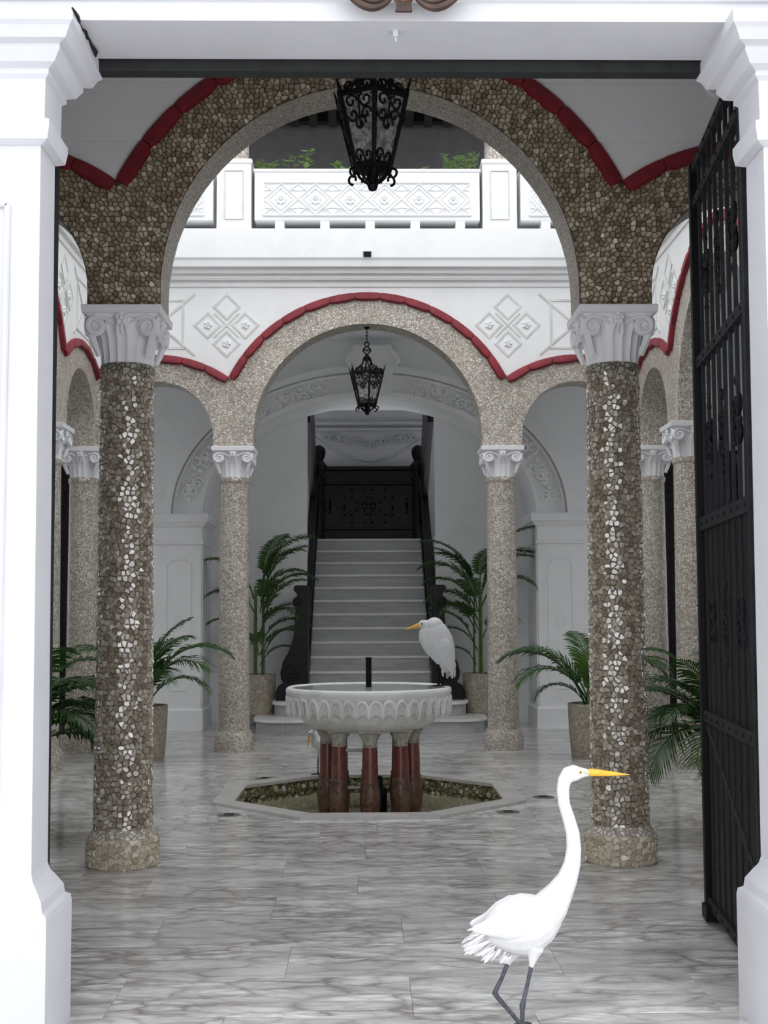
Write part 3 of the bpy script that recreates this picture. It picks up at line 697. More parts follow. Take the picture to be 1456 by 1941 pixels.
# ------------------------------------------------------------------ galleries, vestibule, doors
for s, n in ((-1, 'left'), (1, 'right')):
    xa, xb = min(s * 5.3, s * 5.5), max(s * 5.3, s * 5.5)
    struct(MB().box(xa, xb, 4.97, 15.2, -.02, 5.95).box(xa, xb, 16.5, 17.4, -.02, 5.95).box(xa, xb, 15.2, 16.5, -.02, 1.0).box(xa, xb, 15.2, 16.5, 4.15, 5.95).build('wall_gallery_%s' % n, 'hall'))
    wn = struct(MB().box(xa - .02, xb + .02, 15.2, 15.28, 1.0, 4.15).box(xa - .02, xb + .02, 16.42, 16.5, 1.0, 4.15).box(xa - .02, xb + .02, 15.2, 16.5, 4.07, 4.15).box(xa - .04, xb + .04, 15.2, 16.5, 1.0, 1.07).build('added_light_window_%d' % (1 if s < 0 else 2), 'hall'))  # added windows, unseen by the camera, letting daylight into the stair hall
    for q_ in (15.85,): MB().box(xa + .06, xb - .06, q_ - .025, q_ + .025, 1.07, 4.07).build('mullion', 'hall', wn)
    for q_ in (1.8, 2.55, 3.3): MB().box(xa + .08, xb - .08, 15.28, 16.42, q_ - .02, q_ + .02).build('glazing_bar', 'hall', wn)
    struct(MB().box(min(s * 3.58, s * 5.5), max(s * 3.58, s * 5.5), 8.1, 17.2, 5.60, 5.8).build('ceiling_gallery_%s' % n, 'hall'))
    struct(MB().box(min(s * 3.585, s * 5.5), max(s * 3.585, s * 5.5), 7.80, 8.12, -.02, 5.95).build('wall_vestibule_%s' % n, 'white_b'))
    d = MB().box(s * 4.72 - .56, s * 4.72 + .56, 17.05, 17.2, 0, 3.9).build('door_%d' % (1 if s < 0 else 2), 'wood'); struct(d)
    for k in range(26): MB().box(s * 4.72 - .46, s * 4.72 + .46, 17.03, 17.055, .3 + k * .13, .3 + k * .13 + .055).build('louver_slat', 'wood', d)
    for q in (-.52, .52, 0): MB().box(s * 4.72 + q - .05, s * 4.72 + q + .05, 17.02, 17.06, 0, 3.9).build('stile', 'wood', d)
struct(MB().box(-5.5, 5.5, 4.97, 7.82, 5.75, 5.95).build('ceiling_vestibule', 'white_b'))
struct(MB().box(-3.6, 3.6, 14.70, 17.2, 5.54, 5.62).build('ceiling_back', 'hall'))

# ------------------------------------------------------------------ stair hall
HX = 0.03; EA, EB, EZ = 2.36, 1.68, 3.03
def hall_low(u):
    return EZ + EB * math.sqrt(max(0, 1 - (u / EA) ** 2)) if abs(u) < EA else 0
m = MB(); vs = []; fs = []
us = [-5.4, -EA] + [-EA * Cc(PI * k / 48) for k in range(1, 48)] + [EA, 5.4]
pts = [(-5.4, 0), (-EA, 0)] + [(-EA, EZ)] + [(-EA * Cc(PI * k / 48), hall_low(-EA * Cc(PI * k / 48))) for k in range(1, 48)] + [(EA, EZ), (EA, 0), (5.4, 0)]
for x, z in pts: vs += [(x + HX, 17.2, z), (x + HX, 17.2, 5.6), (x + HX, 18.1, z), (x + HX, 18.1, 5.6)]
for k in range(len(pts) - 1):
    a = 4 * k; b = a + 4
    if abs(pts[k][0] - pts[k + 1][0]) > 1e-6: fs += [(a, b, b + 1, a + 1), (a + 2, a + 3, b + 3, b + 2)]
    fs += [(a, a + 2, b + 2, b)]
hw = struct(m.add(vs, fs).build('wall_hall', 'hall'))
def ell(k, a, b, n=60): return (HX + a * Cc(PI * k / n), EZ + b * S(PI * k / n))
def band(name, a0, b0, a1, b1, y0, y1, mat):
    m = MB(); vs = []; fs = []
    for k in range(61):
        p, q = ell(k, a0, b0), ell(k, a1, b1); vs += [(p[0], y0, p[1]), (q[0], y0, q[1]), (q[0], y1, q[1]), (p[0], y1, p[1])]
    for k in range(60):
        for j in range(4): fs.append((4 * k + j, 4 * k + (j + 1) % 4, 4 * k + 4 + (j + 1) % 4, 4 * k + 4 + j))
    fs += [(0, 1, 2, 3), (243, 242, 241, 240)]
    return m.add(vs, fs).build(name, mat, hw, smooth=SM)
band('arch_band', EA, EB, 2.86, 2.06, 17.16, 17.21, 'hall'); band('inner_moulding', EA - .005, EB - .005, EA + .06, EB + .06, 17.09, 17.2, 'hall')
band('outer_moulding', 2.80, 2.02, 2.90, 2.11, 17.06, 17.2, 'hall'); band('outer_fillet', 2.74, 1.96, 2.78, 2.0, 17.11, 17.2, 'hall')
re = []
for k in range(26):
    f = 3 + 54 * k / 25
    if 26.5 < f < 33.5: continue
    cx, cz = ell(f, 2.58, 1.845); m = MB()
    for s in (-1, 1):
        m.tube([(x, y, z) for x, y, z in spiral(cx + s * .055, cz + .05 * (1 if k % 2 else -1), .088, .012, 1.5, PI * .5 * (k % 4), 17.145, 16, s)], [.030 - .012 * i / 16 for i in range(17)], 5)
    m.ball((cx, 17.15, cz - .07 * (1 if k % 2 else -1)), (.05, .04, .04), 6, 4)
    m.build('scroll_relief', 'hall', hw, smooth=1.0)
MB().prism([(HX + .05 - .26, 4.68), (HX + .05 + .26, 4.68), (HX + .05 + .30, 5.12), (HX + .05 + .36, 5.17), (HX + .05 + .34, 5.24), (HX + .05 + .27, 5.30), (HX + .05 + .25, 5.39), (HX + .05 - .25, 5.39), (HX + .05 - .27, 5.30), (HX + .05 - .34, 5.24), (HX + .05 - .36, 5.17), (HX + .05 - .30, 5.12)], 16.96, 17.2).build('keystone', 'hall', hw)
kx = HX + .05
for q, nm in (([(-.30, 5.10), (-.37, 5.17), (-.35, 5.25), (-.28, 5.31), (-.26, 5.39), (.26, 5.39), (.28, 5.31), (.35, 5.25), (.37, 5.17), (.30, 5.10)], 'keystone_moulding'), ([(-.25, 4.70), (-.25, 5.08)], 'keystone_edge'), ([(.25, 4.70), (.25, 5.08)], 'keystone_edge')):
    MB().tube([(kx + a_, 16.95, b_) for a_, b_ in q], .026, 8).build(nm, 'hall', hw, smooth=1.0)
for s, lab in ((-1, 'white panelled pilaster left of the stair hall, behind the left column'), (1, 'white panelled pilaster right of the stair hall, behind the right column')):
    t = thing('pilaster', lab, 'pilaster', (HX + s * 2.695, 17.13, 0)); y0, y1 = 0, .98
    MB().rect_loft(-.32, .32, y0, y1, [(0, .035), (.27, .035), (.285, .02), (.31, .0)]).build('base', 'hall', t)
    MB().rect_loft(-.32, .32, y0, y1, [(.29, 0), (2.62, 0)]).build('shaft', 'hall', t)
    MB().rect_loft(-.32, .32, y0, y1, [(2.58, .0), (2.60, .03), (2.63, .03), (2.64, .005), (2.83, .005), (2.87, .05), (2.90, .065), (2.91, .09), (3.01, .10), (3.03, .09)]).build('capital', 'hall', t)
    for za, zb, k in ((.55, 2.38, .17),):
        m = MB(); c = .055
        P = [(-k + c, za), (k - c, za), (k - c, za + c), (k, za + c), (k, zb - c), (k - c, zb - c), (k - c, zb), (-k + c, zb), (-k + c, zb - c), (-k, zb - c), (-k, za + c), (-k + c, za + c)]
        for i in range(12): a, b = P[i], P[(i + 1) % 12]; m.tube([(a[0], -.002, a[1]), (b[0], -.002, b[1])], .010, 5)
        m.tube([(.06 * Cc(2 * PI * i / 16), -.002, 1.5 + .09 * S(2 * PI * i / 16)) for i in range(17)], .008, 5)
        for s2 in (-1, 1):                                   # panel moulding on the inner and outer sides
            m.tube([(s2 * .321, .18, za), (s2 * .321, .8, za), (s2 * .321, .8, zb), (s2 * .321, .18, zb), (s2 * .321, .18, za)], .010, 5)
        m.build('panel_moulding', 'hall', t)
OX0, OX1 = -.905, 1.02
m = MB(); ys, ye = 18.1, 18.28
m.box(-2.6, OX0, ys, ye, 0, 5.2).box(OX1, 2.7, ys, ye, 0, 5.2).box(OX0, OX1, ys, ye, 4.70, 5.2)
sw = struct(m.build('wall_stair', 'hall'))
for a, b in ((-2.33, OX0 - .02), (OX1 + .02, 2.39)): MB().box(a, b, 18.085, 18.1, .0, 2.86).build('dado_panel', 'hall', sw)
struct(MB().box(-2.2, -.93, 18.28, 18.4, 0, 2.7).box(1.045, 2.3, 18.28, 18.4, 0, 2.7).box(-1.0, -.92, 18.3, 20.6, 0, 2.8).box(1.035, 1.11, 18.3, 20.6, 0, 2.8).build('wall_stairwell', 'hall'))
struct(MB().box(-3.4, -3.2, 18.28, 22.4, 2.8, 7.5).box(3.3, 3.5, 18.28, 22.4, 2.8, 7.5).build('wall_landing_sides', 'hall'))
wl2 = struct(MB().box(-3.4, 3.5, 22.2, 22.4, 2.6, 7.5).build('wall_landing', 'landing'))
m = MB()
for k in range(25):
    pass
arcp = [(HX + .03 + 1.15 * (k / 12 - 1), 22.19, 4.42 + .52 * ((k / 12 - 1) ** 2) ** .8) for k in range(25)]
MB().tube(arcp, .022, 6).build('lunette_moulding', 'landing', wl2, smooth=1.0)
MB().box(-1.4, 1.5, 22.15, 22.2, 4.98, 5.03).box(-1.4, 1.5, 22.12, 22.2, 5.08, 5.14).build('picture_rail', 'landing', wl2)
for k in range(9):
    x = HX + .03 + (k - 4) * .19; m = MB(); zc = 4.78 - .02 * abs(k - 4) ** .5 + .03 * abs(k - 4) - (0.06 if k == 4 else 0)
    for s in (-1, 1): m.tube(spiral(x + s * .04, zc, .065, .01, 1.4, PI / 2 * (k % 3), 22.175, 14, s), .018, 5)
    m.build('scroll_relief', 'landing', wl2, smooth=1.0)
struct(MB().box(-3.4, 3.5, 18.1, 22.4, 7.5, 7.6).build('ceiling_landing', 'hall'))
struct(MB().box(-3.4, 3.5, 20.75, 22.3, 2.74, 2.86).build('floor_landing', 'stair'))
# stairs
def rrect(hw_, yf, yb, r, n=10):
    p = []
    for k in range(n + 1): a = PI + PI / 2 * k / n; p.append((-hw_ + r + r * Cc(a), yf + r + r * S(a)))
    for k in range(n + 1): a = -PI / 2 + PI / 2 * k / n; p.append((hw_ - r + r * Cc(a), yf + r + r * S(a)))
    return p + [(hw_, yb), (-hw_, yb)]
st = thing('staircase', 'grey marble staircase rising through the arch behind the fountain', 'stairs', (HX, 0, 0))
for hw_, yf, r, za, nm in ((1.60, 16.36, .42, 0, 'lower_step'), (1.37, 16.75, .36, .2, 'upper_step')):
    b = MB().slab(rrect(hw_ - .03, yf + .03, 18.08, r), za, za + .16).build(nm, 'stair', st)
    MB().slab(rrect(hw_, yf, 18.08, r), za + .16, za + .2).build('tread', 'nosing', b)
    for x in (-hw_ + .42, -.45, .5, hw_ - .42): MB().box(x - .003, x + .003, yf + .026, yf + .04, za, za + .16).build('joint', 'grout', b)
for k in range(12):
    za = .4 + .207 * k if k == 0 else .36 + .21 * k; zb = .36 + .21 * (k + 1); yf = 17.42 + .278 * k; hw_ = .90
    b = MB().box(-hw_, hw_, yf + .02, yf + .34, za - (.03 if k else 0), zb - .035).build('riser', 'stair', st)
    MB().rect_loft(-hw_, hw_, yf, yf + .33, [(zb - .036, -.004), (zb - .028, 0), (zb - .008, 0), (zb, -.004)]).build('tread', 'nosing', b)
# balustrades
def rise(y): return .36 + .21 * ((y - 17.42) / .278 + 1)
for s, lab in ((-1, 'dark wooden stair balustrade with scrolled newel on the left of the flight'), (1, 'dark wooden stair balustrade with scrolled newel right of the flight, behind the perched egret')):
    t = thing('stair_balustrade', lab, 'balustrade', (HX, 0, 0)); X = s * .925; a, b = 17.45, 20.72
    def yz(P, x0, x1):
        m = MB(); n = len(P); vs = [(x0, y, z) for y, z in P] + [(x1, y, z) for y, z in P]
        return m.add(vs, [tuple(range(n)), tuple(range(2 * n - 1, n - 1, -1))] + [(j, (j + 1) % n, (j + 1) % n + n, j + n) for j in range(n)])
    yz([(a, rise(a) - .12), (b, rise(b) - .12), (b, rise(b) + .12), (a, rise(a) + .12)], X - .05, X + .05).build('string_board', 'wood', t)
    yz([(a, rise(a) + .08), (b, rise(b) + .08), (b, rise(b) + .84), (a, rise(a) + .84)], X - .022, X + .022).build('panel', 'wood', t)
    yz([(a, rise(a) + .80), (b, rise(b) + .80), (b, rise(b) + .92), (a, rise(a) + .92)], X - .065, X + .065).build('handrail', 'wood', t)
    for k in range(22):
        y = a + .1 + (b - a - .2) * k / 21; o = MB().lathe([(.03, rise(y) + .1), (.02, rise(y) + .16), (.035, rise(y) + .3), (.018, rise(y) + .5), (.028, rise(y) + .66), (.028, rise(y) + .82)], X, y, 8).build('baluster', 'wood', t, smooth=SM)
    xs = s * .90
    OUT = [(.155, 330), (.185, 340), (.175, 352), (.128, 365), (.135, 375), (.198, 390), (.205, 402), (.15, 420), (.16, 470), (.18, 530), (.25, 590), (.335, 630), (.367, 670), (.355, 695), (.324, 708), (.40, 722), (.43, 745), (.43, 783)]
    P = [(xs + s * o_, 2.016 - (cy_ - 330) * .003615) for o_, cy_ in OUT] + [(xs - s * .03, .378), (xs - s * .03, 2.016)]
    if s > 0: P = P[::-1]
    nw = MB(); nl = len(P); vs = []
    for y_, k_ in ((17.16, .90), (17.20, 1.0), (17.44, 1.0), (17.48, .90)):
        cx_ = xs + s * .10
        vs += [(cx_ + (x_ - cx_) * k_, y_, z_) for x_, z_ in P]
    fs = [tuple(range(nl)), tuple(range(4 * nl - 1, 3 * nl - 1, -1))] + [(r_ * nl + j, (r_ + 1) * nl + j, (r_ + 1) * nl + (j + 1) % nl, r_ * nl + (j + 1) % nl) for r_ in range(3) for j in range(nl)]
    nw.add(vs, fs).build('newel_post', 'wood', t, smooth=0.8)
    for xc, zc, rr_ in ((xs + s * .22, .80, .13), (xs + s * .12, 1.80, .06)):
        MB().tube([(x2, 17.15, z2) for x2, _, z2 in spiral(xc, zc, rr_, .02, 1.6, PI, 0, 18, s)], [.022 - .012 * i / 18 for i in range(19)], 6).build('scroll', 'wood', t, smooth=1.0)
    lp = MB(); lp.lathe([(.10, 2.86), (.10, 3.9), (.12, 3.93), (.12, 3.98), (.08, 4.0), (.085, 4.06), (.125, 4.12), (.14, 4.19), (.10, 4.24), (.07, 4.28), (.10, 4.34), (.115, 4.42), (.105, 4.48), (.06, 4.53), (.01, 4.55)], s * .86, 21.0, 16)
    lp.build('landing_post', 'wood', t, smooth=0.8)
    # rail of the return flight climbing back toward the court above the opening
    yz([(21.0, 3.05), (18.5, 4.55), (18.5, 6.1), (21.0, 4.15)], s * .945 - .045, s * .945 + .045).build('return_panel', 'wood', t)
pn = thing('landing_panel', 'dark wooden panelled screen with geometric carving at the head of the stairs', 'panelling', (HX, 22.05, 2.86))
MB().box(-1.05, 1.05, 0, .1, -.05, 1.42).build('board', 'wood', pn)
MB().rect_loft(-1.06, 1.06, -.04, .08, [(1.09, 0), (1.11, .03), (1.14, .03), (1.15, .0)]).rect_loft(-1.06, 1.06, -.04, .08, [(1.36, 0), (1.38, .03), (1.43, .03), (1.44, .01)]).rect_loft(-1.06, 1.06, -.03, .08, [(.27, 0), (.29, .02), (.31, .02), (.32, 0)]).build('rail', 'wood', pn)
def key(P, x0, z0, sx=1):
    m = MB()
    for i in range(len(P) - 1):
        a, b = P[i], P[i + 1]; x_0, x_1 = sorted((x0 + sx * a[0], x0 + sx * b[0])); z_0, z_1 = sorted((z0 + a[1], z0 + b[1]))
        m.box(x_0 - .016, x_1 + .016, -.022, .002, z_0 - .016, z_1 + .016)
    m.build('carved_fret', 'wood', pn)
cr = [(-.07, .3), (.07, .3), (.07, .07), (.22, .07), (.22, -.07), (.07, -.07), (.07, -.3), (-.07, -.3), (-.07, -.07), (-.22, -.07), (-.22, .07), (-.07, .07), (-.07, .3)]
key(cr, 0, .71); key([(a * .5, b * .5) for a, b in cr], 0, .71)
for s in (-1, 1):
    key([(.0, .3), (-.16, .3), (-.16, .16), (-.02, .16), (-.02, .0), (.1, .0)], s * .46, .71, s); key([(.0, -.3), (-.16, -.3), (-.16, -.16), (-.02, -.16), (-.02, -.05), (.1, -.05)], s * .46, .71, s)
    key([(-.1, .3), (.14, .3), (.14, .12), (-.1, .12), (-.1, -.12), (.14, -.12), (.14, -.3), (-.1, -.3)], s * .80, .71, s)
    key([(0, .06), (.08, .06), (.08, -.06), (0, -.06), (0, .06)], s * .70, .71, s)
for s in (-.35, .35): MB().box(s - .02, s + .02, -.012, .002, .33, 1.08).build('muntin', 'wood', pn)

# ------------------------------------------------------------------ fountain
fo = thing('fountain', 'white carved bowl fountain on red marble columns in an octagonal pool', 'fountain', (FX - .012, FY, 0))
def octo(ap): return [(ap / Cc(PI / 8) * Cc(PI / 8 + k * PI / 4), ap / Cc(PI / 8) * S(PI / 8 + k * PI / 4)) for k in range(8)]
oo, oi = octo(AP + .03), octo(AP - .16)
for k in range(8):
    k2 = (k + 1) % 8; m = MB()
    P = [oo[k], oo[k2], oi[k2], oi[k]]; cx = sum(p[0] for p in P) / 4; cy = sum(p[1] for p in P) / 4
    P = [(cx + (x - cx) * .996, cy + (y - cy) * .996) for x, y in P]; m.slab(P, -.005, .024); m.build('rim_stone', 'rim', fo)
rr = random.Random(9); wall_i = octo(AP - .13); wb2 = MB()
for k in range(8):
    a, b = Vector((*wall_i[k], 0)), Vector((*wall_i[(k + 1) % 8], 0))
    wb2.add([(a.x, a.y, -.005), (b.x, b.y, -.005), (b.x, b.y, -.45), (a.x, a.y, -.45)], [(0, 1, 2, 3)])
wb2.add([(x, y, -.42) for x, y in wall_i], [tuple(range(8))])
wb2.build('basin_lining', 'mossrock', fo)
for k in range(8):
    a, b = Vector((*wall_i[k], 0)), Vector((*wall_i[(k + 1) % 8], 0)); inw = -((a + b) / 2).normalized(); d = (b - a)
    if inw.y > .5: continue                                    # the near side faces away
    for row in range(2):
        n = 11
        for i in range(n):
            f = (i + .5 + rr.uniform(-.2, .2) + .3 * row) / n
            if f > .97: continue
            p = a + d * f + inw * .012; s1 = d.length / n * .55; zc = -.07 - .10 * row + rr.uniform(-.012, .012)
            vs = []; tan = d.normalized(); q = 6
            for j in range(q): an = 2 * PI * j / q + rr.uniform(-.3, .3); vs.append(p + tan * (s1 * Cc(an)) + Vector((0, 0, zc + .055 * S(an))))
            vs += [v + inw * .022 * rr.uniform(.7, 1.3) + (p + Vector((0, 0, zc)) - v) * .35 for v in vs]
            MB().add(vs, [tuple(range(q, 2 * q))] + [(j, (j + 1) % q, q + (j + 1) % q, q + j) for j in range(q)]).build('basin_stone', 'mossrock', fo)
WZ = -.15
MB().add([(x * .999, y * .999, WZ) for x, y in wall_i], [tuple(range(8))]).build('pool_water', 'pool', fo)
for k in range(8):
    a = -PI / 2 + k * PI / 4; x, y = .38 * Cc(a) + .008, .38 * S(a)
    sh = MB().lathe([(.071, .02), (.068, .30), (.061, .50)], x, y, 18).build('red_shaft', 'redmarble', fo, smooth=SM)
    MB().lathe([(.060, .455), (.066, .468), (.06, .475), (.062, .50), (.072, .53), (.088, .555), (.095, .575)], x, y, 24, rad=lambda q, z: 1 + .06 * abs(S(4 * q))).rect_loft(x - .078, x + .078, y - .078, y + .078, [(.572, .0), (.58, .018), (.60, .02)]).build('capital', 'oldstone', sh, smooth=0.7)
    MB().lathe([(.07, -.42), (.075, -.3), (.073, -.20), (.078, -.12), (.086, -.07), (.090, -.01), (.084, .10), (.074, .15), (.079, .165), (.071, .18)], x, y, 14, rad=lambda q, z: 1 + .03 * S(8 * q + 3 * z)).build('pedestal', 'brownstone', sh, smooth=0.8)
BW = [(.30, .575), (.42, .582), (.50, .60), (.575, .64), (.62, .69), (.645, .735), (.69, .742), (.708, .755), (.714, .80), (.718, .865), (.735, .885), (.742, .92), (.738, .945), (.718, .958), (.70, .955), (.685, .94), (.68, .90), (.55, .78), (.30, .70)]
bowl = MB().lathe(BW, n=96).build('bowl', 'bowl', fo, smooth=0.9)
NA = 40
arc = []; tri = MB(); scal = MB()
for k in range(NA):
    a0 = 2 * PI * (k + .5) / NA; da = PI / NA
    m = MB()
    for rad_, wdt in ((.728, .018), (.722, .009)):
        sc_ = 1.0 if wdt > .01 else .6
        P = []
        for i in range(11):
            f = i / 10; an = a0 + da * (2 * f - 1) * sc_ * .96; zz = .742 + .125 * (1 if wdt > .01 else .62) * math.sqrt(max(0, 1 - abs(2 * f - 1) ** 2.6))
            P.append((rad_ * Cc(an) - .0, rad_ * S(an), zz))
        m.tube(P, wdt, 5)
    # lobe hanging below the rim band
    L = []
    for i in range(9): f = i / 8 * 2 - 1; L.append((a0 + da * .9 * f, .735 + .09 * (1 - f * f)))
    vs = [(.742 * Cc(a_), .742 * S(a_), z_) for a_, z_ in L] + [(.725 * Cc(a_), .725 * S(a_), .73) for a_, z_ in L]
    m.build('scallop_arc', 'bowl', bowl, smooth=0.9)
    g = a0 + da; m = MB()
    for t_ in (-1, 0, 1): m.tube([(.722 * Cc(g + .3 * t_ * da), .722 * S(g + .3 * t_ * da), .84), (.732 * Cc(g + t_ * da * .55), .732 * S(g + t_ * da * .55), .882)], [.006, .012], 5)
    m.build('leaf_relief', 'bowl', bowl, smooth=0.9); m = MB()
    m.tube([(.728 * Cc(g), .728 * S(g), .745), (.72 * Cc(g), .72 * S(g), .715), (.705 * Cc(g), .705 * S(g), .70)], [.02, .015, .004], 5)
    m.build('drop_relief', 'bowl', bowl, smooth=0.9)
MB().add([(.694 * Cc(2 * PI * k / 64), .694 * S(2 * PI * k / 64), .949) for k in range(64)], [tuple(range(64))]).build('bowl_water', 'water', fo)
pp = MB().lathe([(.026, .72), (.026, 1.20), (.028, 1.20), (.028, 1.215), (.02, 1.215), (.02, 1.15)], 0, 0, 16).build('spout_pipe', 'iron', fo, smooth=SM)
MB().tube([(-.27, -.28, .42), (.0, -.28, .42)], .014, 8).tube([(-.27, -.28, .10), (.0, -.28, .10)], .014, 8).build('brace_pipe', 'rod', fo)
MB().cbox(.07, .12, -.05, .03, -.2, .16).cbox(.10, .16, -.02, .05, -.2, .05).tube([(.14, -.03, -.2), (.14, -.03, .0)], .02, 8).build('pump', 'iron', fo)
for x, y, nm in ((1.51, 10.72, 'round floor drain cover right of the pool'), (1.11, 9.93, 'round floor drain cover by the front right edge of the pool'), (-1.14, 9.88, 'round floor drain cover by the front left edge of the pool'), (-1.03, 12.05, 'round floor drain cover behind the pool at left')):
    t = thing('drain_cover', nm, 'drain', (x, y, 0)); MB().lathe([(.098, .0002), (.098, .003), (.09, .004)], 0, 0, 28).build('plate', 'drain', t)
    m = MB()
    for k in range(6): a = k * PI / 3; m.box(-.07 * abs(Cc(a)) - .005, .07 * abs(Cc(a)) + .005, -.06 + .024 * k - .004, -.06 + .024 * k + .004, .0038, .0055)
    m.build('slot_bars', 'iron', t)

# ------------------------------------------------------------------ egrets
def finish_skin(mb, name, parent, vox, mat='feather'):
    o = mb.build(name, mat, parent); md = o.modifiers.new('r', 'REMESH'); md.mode = 'VOXEL'; md.voxel_size = vox; md.use_smooth_shade = True
    s_ = o.modifiers.new('s', 'SMOOTH'); s_.factor = .5; s_.iterations = 5
    dg = bpy.context.evaluated_depsgraph_get(); me = bpy.data.meshes.new_from_object(o.evaluated_get(dg)); o.modifiers.clear(); o.data = me
    return o
def feather(m, p, d, L, w, up):
    d = Vector(d).normalized(); e = d.cross(Vector(up)).normalized(); u = e.cross(d); p = Vector(p)
    vs = [p, p + d * L * .35 + e * w, p + d * L * .35 - e * w, p + d * L * .8 + e * w * .8 - u * .004, p + d * L * .8 - e * w * .8 - u * .004, p + d * L - u * .008, p + d * L * .4 + u * w * .5]
    m.add(vs, [(0, 6, 1), (0, 2, 6), (1, 6, 3), (6, 2, 4), (6, 4, 5), (3, 6, 5), (0, 1, 3, 5, 4, 2)])
def foot(m, p, dirx, r=.006, L=.075):
    for a in (-.5, 0, .5, PI):
        l = L * (.7 if a == PI else 1); q = Vector((Cc(a) * dirx, S(a), 0)); m.tube([p, Vector(p) + q * l * .5 + Vector((0, 0, .004)), Vector(p) + q * l + Vector((0, 0, -.002))], [r, r * .9, r * .4], 6)
K = 4.8 / 2300 / 3.64
def eg(cx, cy): # crop reading -> metres in the bird's own vertical plane
    return ((cx - 500) * K * 1.003, (1893 - cy) * K * 1.003)
e1 = thing('egret', 'tall white egret walking with outstretched neck across the marble in the gateway', 'bird', (.553, 4.775, 0), 0)
b = MB()
def ring(cx, cy, r, k=1.0, y=0): x, z = eg(cx, cy); return (x, z, r * K, r * K * k, y)
b.loft([ring(930, 192, 34, .75), ring(880, 194, 58, .78), ring(838, 205, 58, .8), ring(808, 245, 47, .85), ring(797, 310, 43, .9), ring(804, 400, 41, .9), ring(833, 495, 43, .9), ring(860, 595, 47, .9), ring(866, 700, 51, .9), ring(853, 800, 58, .9), ring(820, 895, 70, .9), ring(768, 985, 92, .9), ring(715, 1060, 118, .9), ring(660, 1130, 130, .95)])
b.loft([ring(770, 1075, 30, 1), ring(715, 1120, 105, .85), ring(650, 1150, 165, .8), ring(560, 1185, 205, .72), ring(470, 1205, 202, .68), ring(385, 1225, 172, .62), ring(310, 1260, 118, .55), ring(245, 1290, 66, .5), ring(190, 1320, 26, .6)])
b.loft([ring(980, 192, 22, .8), ring(945, 192, 32, .8), ring(900, 195, 45, .8)])
for (p0, p1, y) in (((585, 1340), (558, 1478), -.03), ((470, 1370), (411, 1484), .03)):
    b.loft([ring(*p0, 66, .8, y), ring((p0[0] * 2 + p1[0]) / 3, (p0[1] * 2 + p1[1]) / 3, 40, .9, y), ring((p0[0] + 2 * p1[0]) / 3, (p0[1] + 2 * p1[1]) / 3, 24, 1, y), ring(*p1, 11, 1, y)])
finish_skin(b, 'body', e1, .0045)
m = MB()
for cx, cy, L, dx, dz in ((290, 1190, .085, -1, -.42), (270, 1230, .09, -1, -.55), (250, 1270, .09, -1, -.6), (240, 1300, .075, -1, -.5), (300, 1310, .075, -.9, -.7), (330, 1330, .065, -.8, -.75), (370, 1350, .055, -.75, -.8), (410, 1370, .04, -.6, -.8), (270, 1290, .08, -1, -.62), (310, 1350, .045, -.8, -.65)):
    for yy_ in (-.052, -.047, -.042, -.036, -.03, -.022, -.014, -.006, .006, .014, .022, .03, .036, .042, .047, .052): x, z = eg(cx, cy); feather(m, (x + R.uniform(-.012, .012), yy_, z + R.uniform(-.01, .01)), (dx, yy_ * .5, dz + R.uniform(-.10, .10)), L * R.uniform(.72, 1.08), .0052, (0, -1, .2))
m.build('tail_feathers', 'feather', e1)
for s in (-1, 1):
    wv = MB(); wv.loft([ring(640, 1100, 20, .3, s * .060), ring(570, 1110, 80, .16, s * .074), ring(470, 1140, 112, .12, s * .076), ring(370, 1172, 98, .11, s * .066), ring(285, 1195, 58, .14, s * .052), ring(215, 1205, 36, .35, s * .045), ring(180, 1208, 24, .5, s * .042), ring(165, 1205, 6, .8, s * .042)])
    wv.build('wing', 'feather', e1, smooth=1.2)
m = MB(); a, c = eg(975, 190), eg(1255, 208)
m.loft([(a[0], a[1], .0150, .012, 0), (a[0] + .25 * (c[0] - a[0]), a[1] + .2 * (c[1] - a[1]), .0130, .0095, 0), (a[0] + .6 * (c[0] - a[0]), a[1] + .62 * (c[1] - a[1]), .0085, .006, 0), (c[0], c[1], .001, .001, 0)], 14)
m.build('bill', 'bill', e1, smooth=1.0)
for s in (-1, 1):
    x, z = eg(912, 184); ey = MB().ball((x, s * .0245, z), (.0062, .004, .0062), 12, 8).build('eye', 'iris', e1, smooth=2)
    MB().ball((x, s * .0275, z), (.0036, .0025, .0036), 10, 6).build('pupil', 'eye', ey, smooth=2)
    x, z = eg(955, 186); MB().ball((x, s * .0165, z), (.013, .006, .005), 10, 6).build('lore', 'lore', e1, smooth=2)
def leg(par, P, r, ft, fdir, mat='leg', L=.075):
    m = MB(); m.tube(P, r, 10); foot(m, P[-1], fdir, .006, L); m.build('leg', mat, par, smooth=0.9)
g = lambda cx, cy, y: (eg(cx, cy)[0], y, eg(cx, cy)[1])
leg(e1, [g(560, 1462, -.03), g(535, 1570, -.03), g(507, 1680, -.03), g(499, 1712, -.03), g(498, 1745, -.03), g(496, 1830, -.03), (eg(494, 1880)[0], -.03, .006)], [.0085, .0078, .009, .0125, .0095, .0078, .008], 1, 1)
leg(e1, [g(414, 1470, .03), g(372, 1570, .03), g(335, 1640, .03), g(326, 1662, .03), g(345, 1690, .03), g(420, 1778, .03), g(500, 1872, .03)], [.0085, .0078, .0095, .0115, .0095, .0078, .008], 1, 1, L=.05)
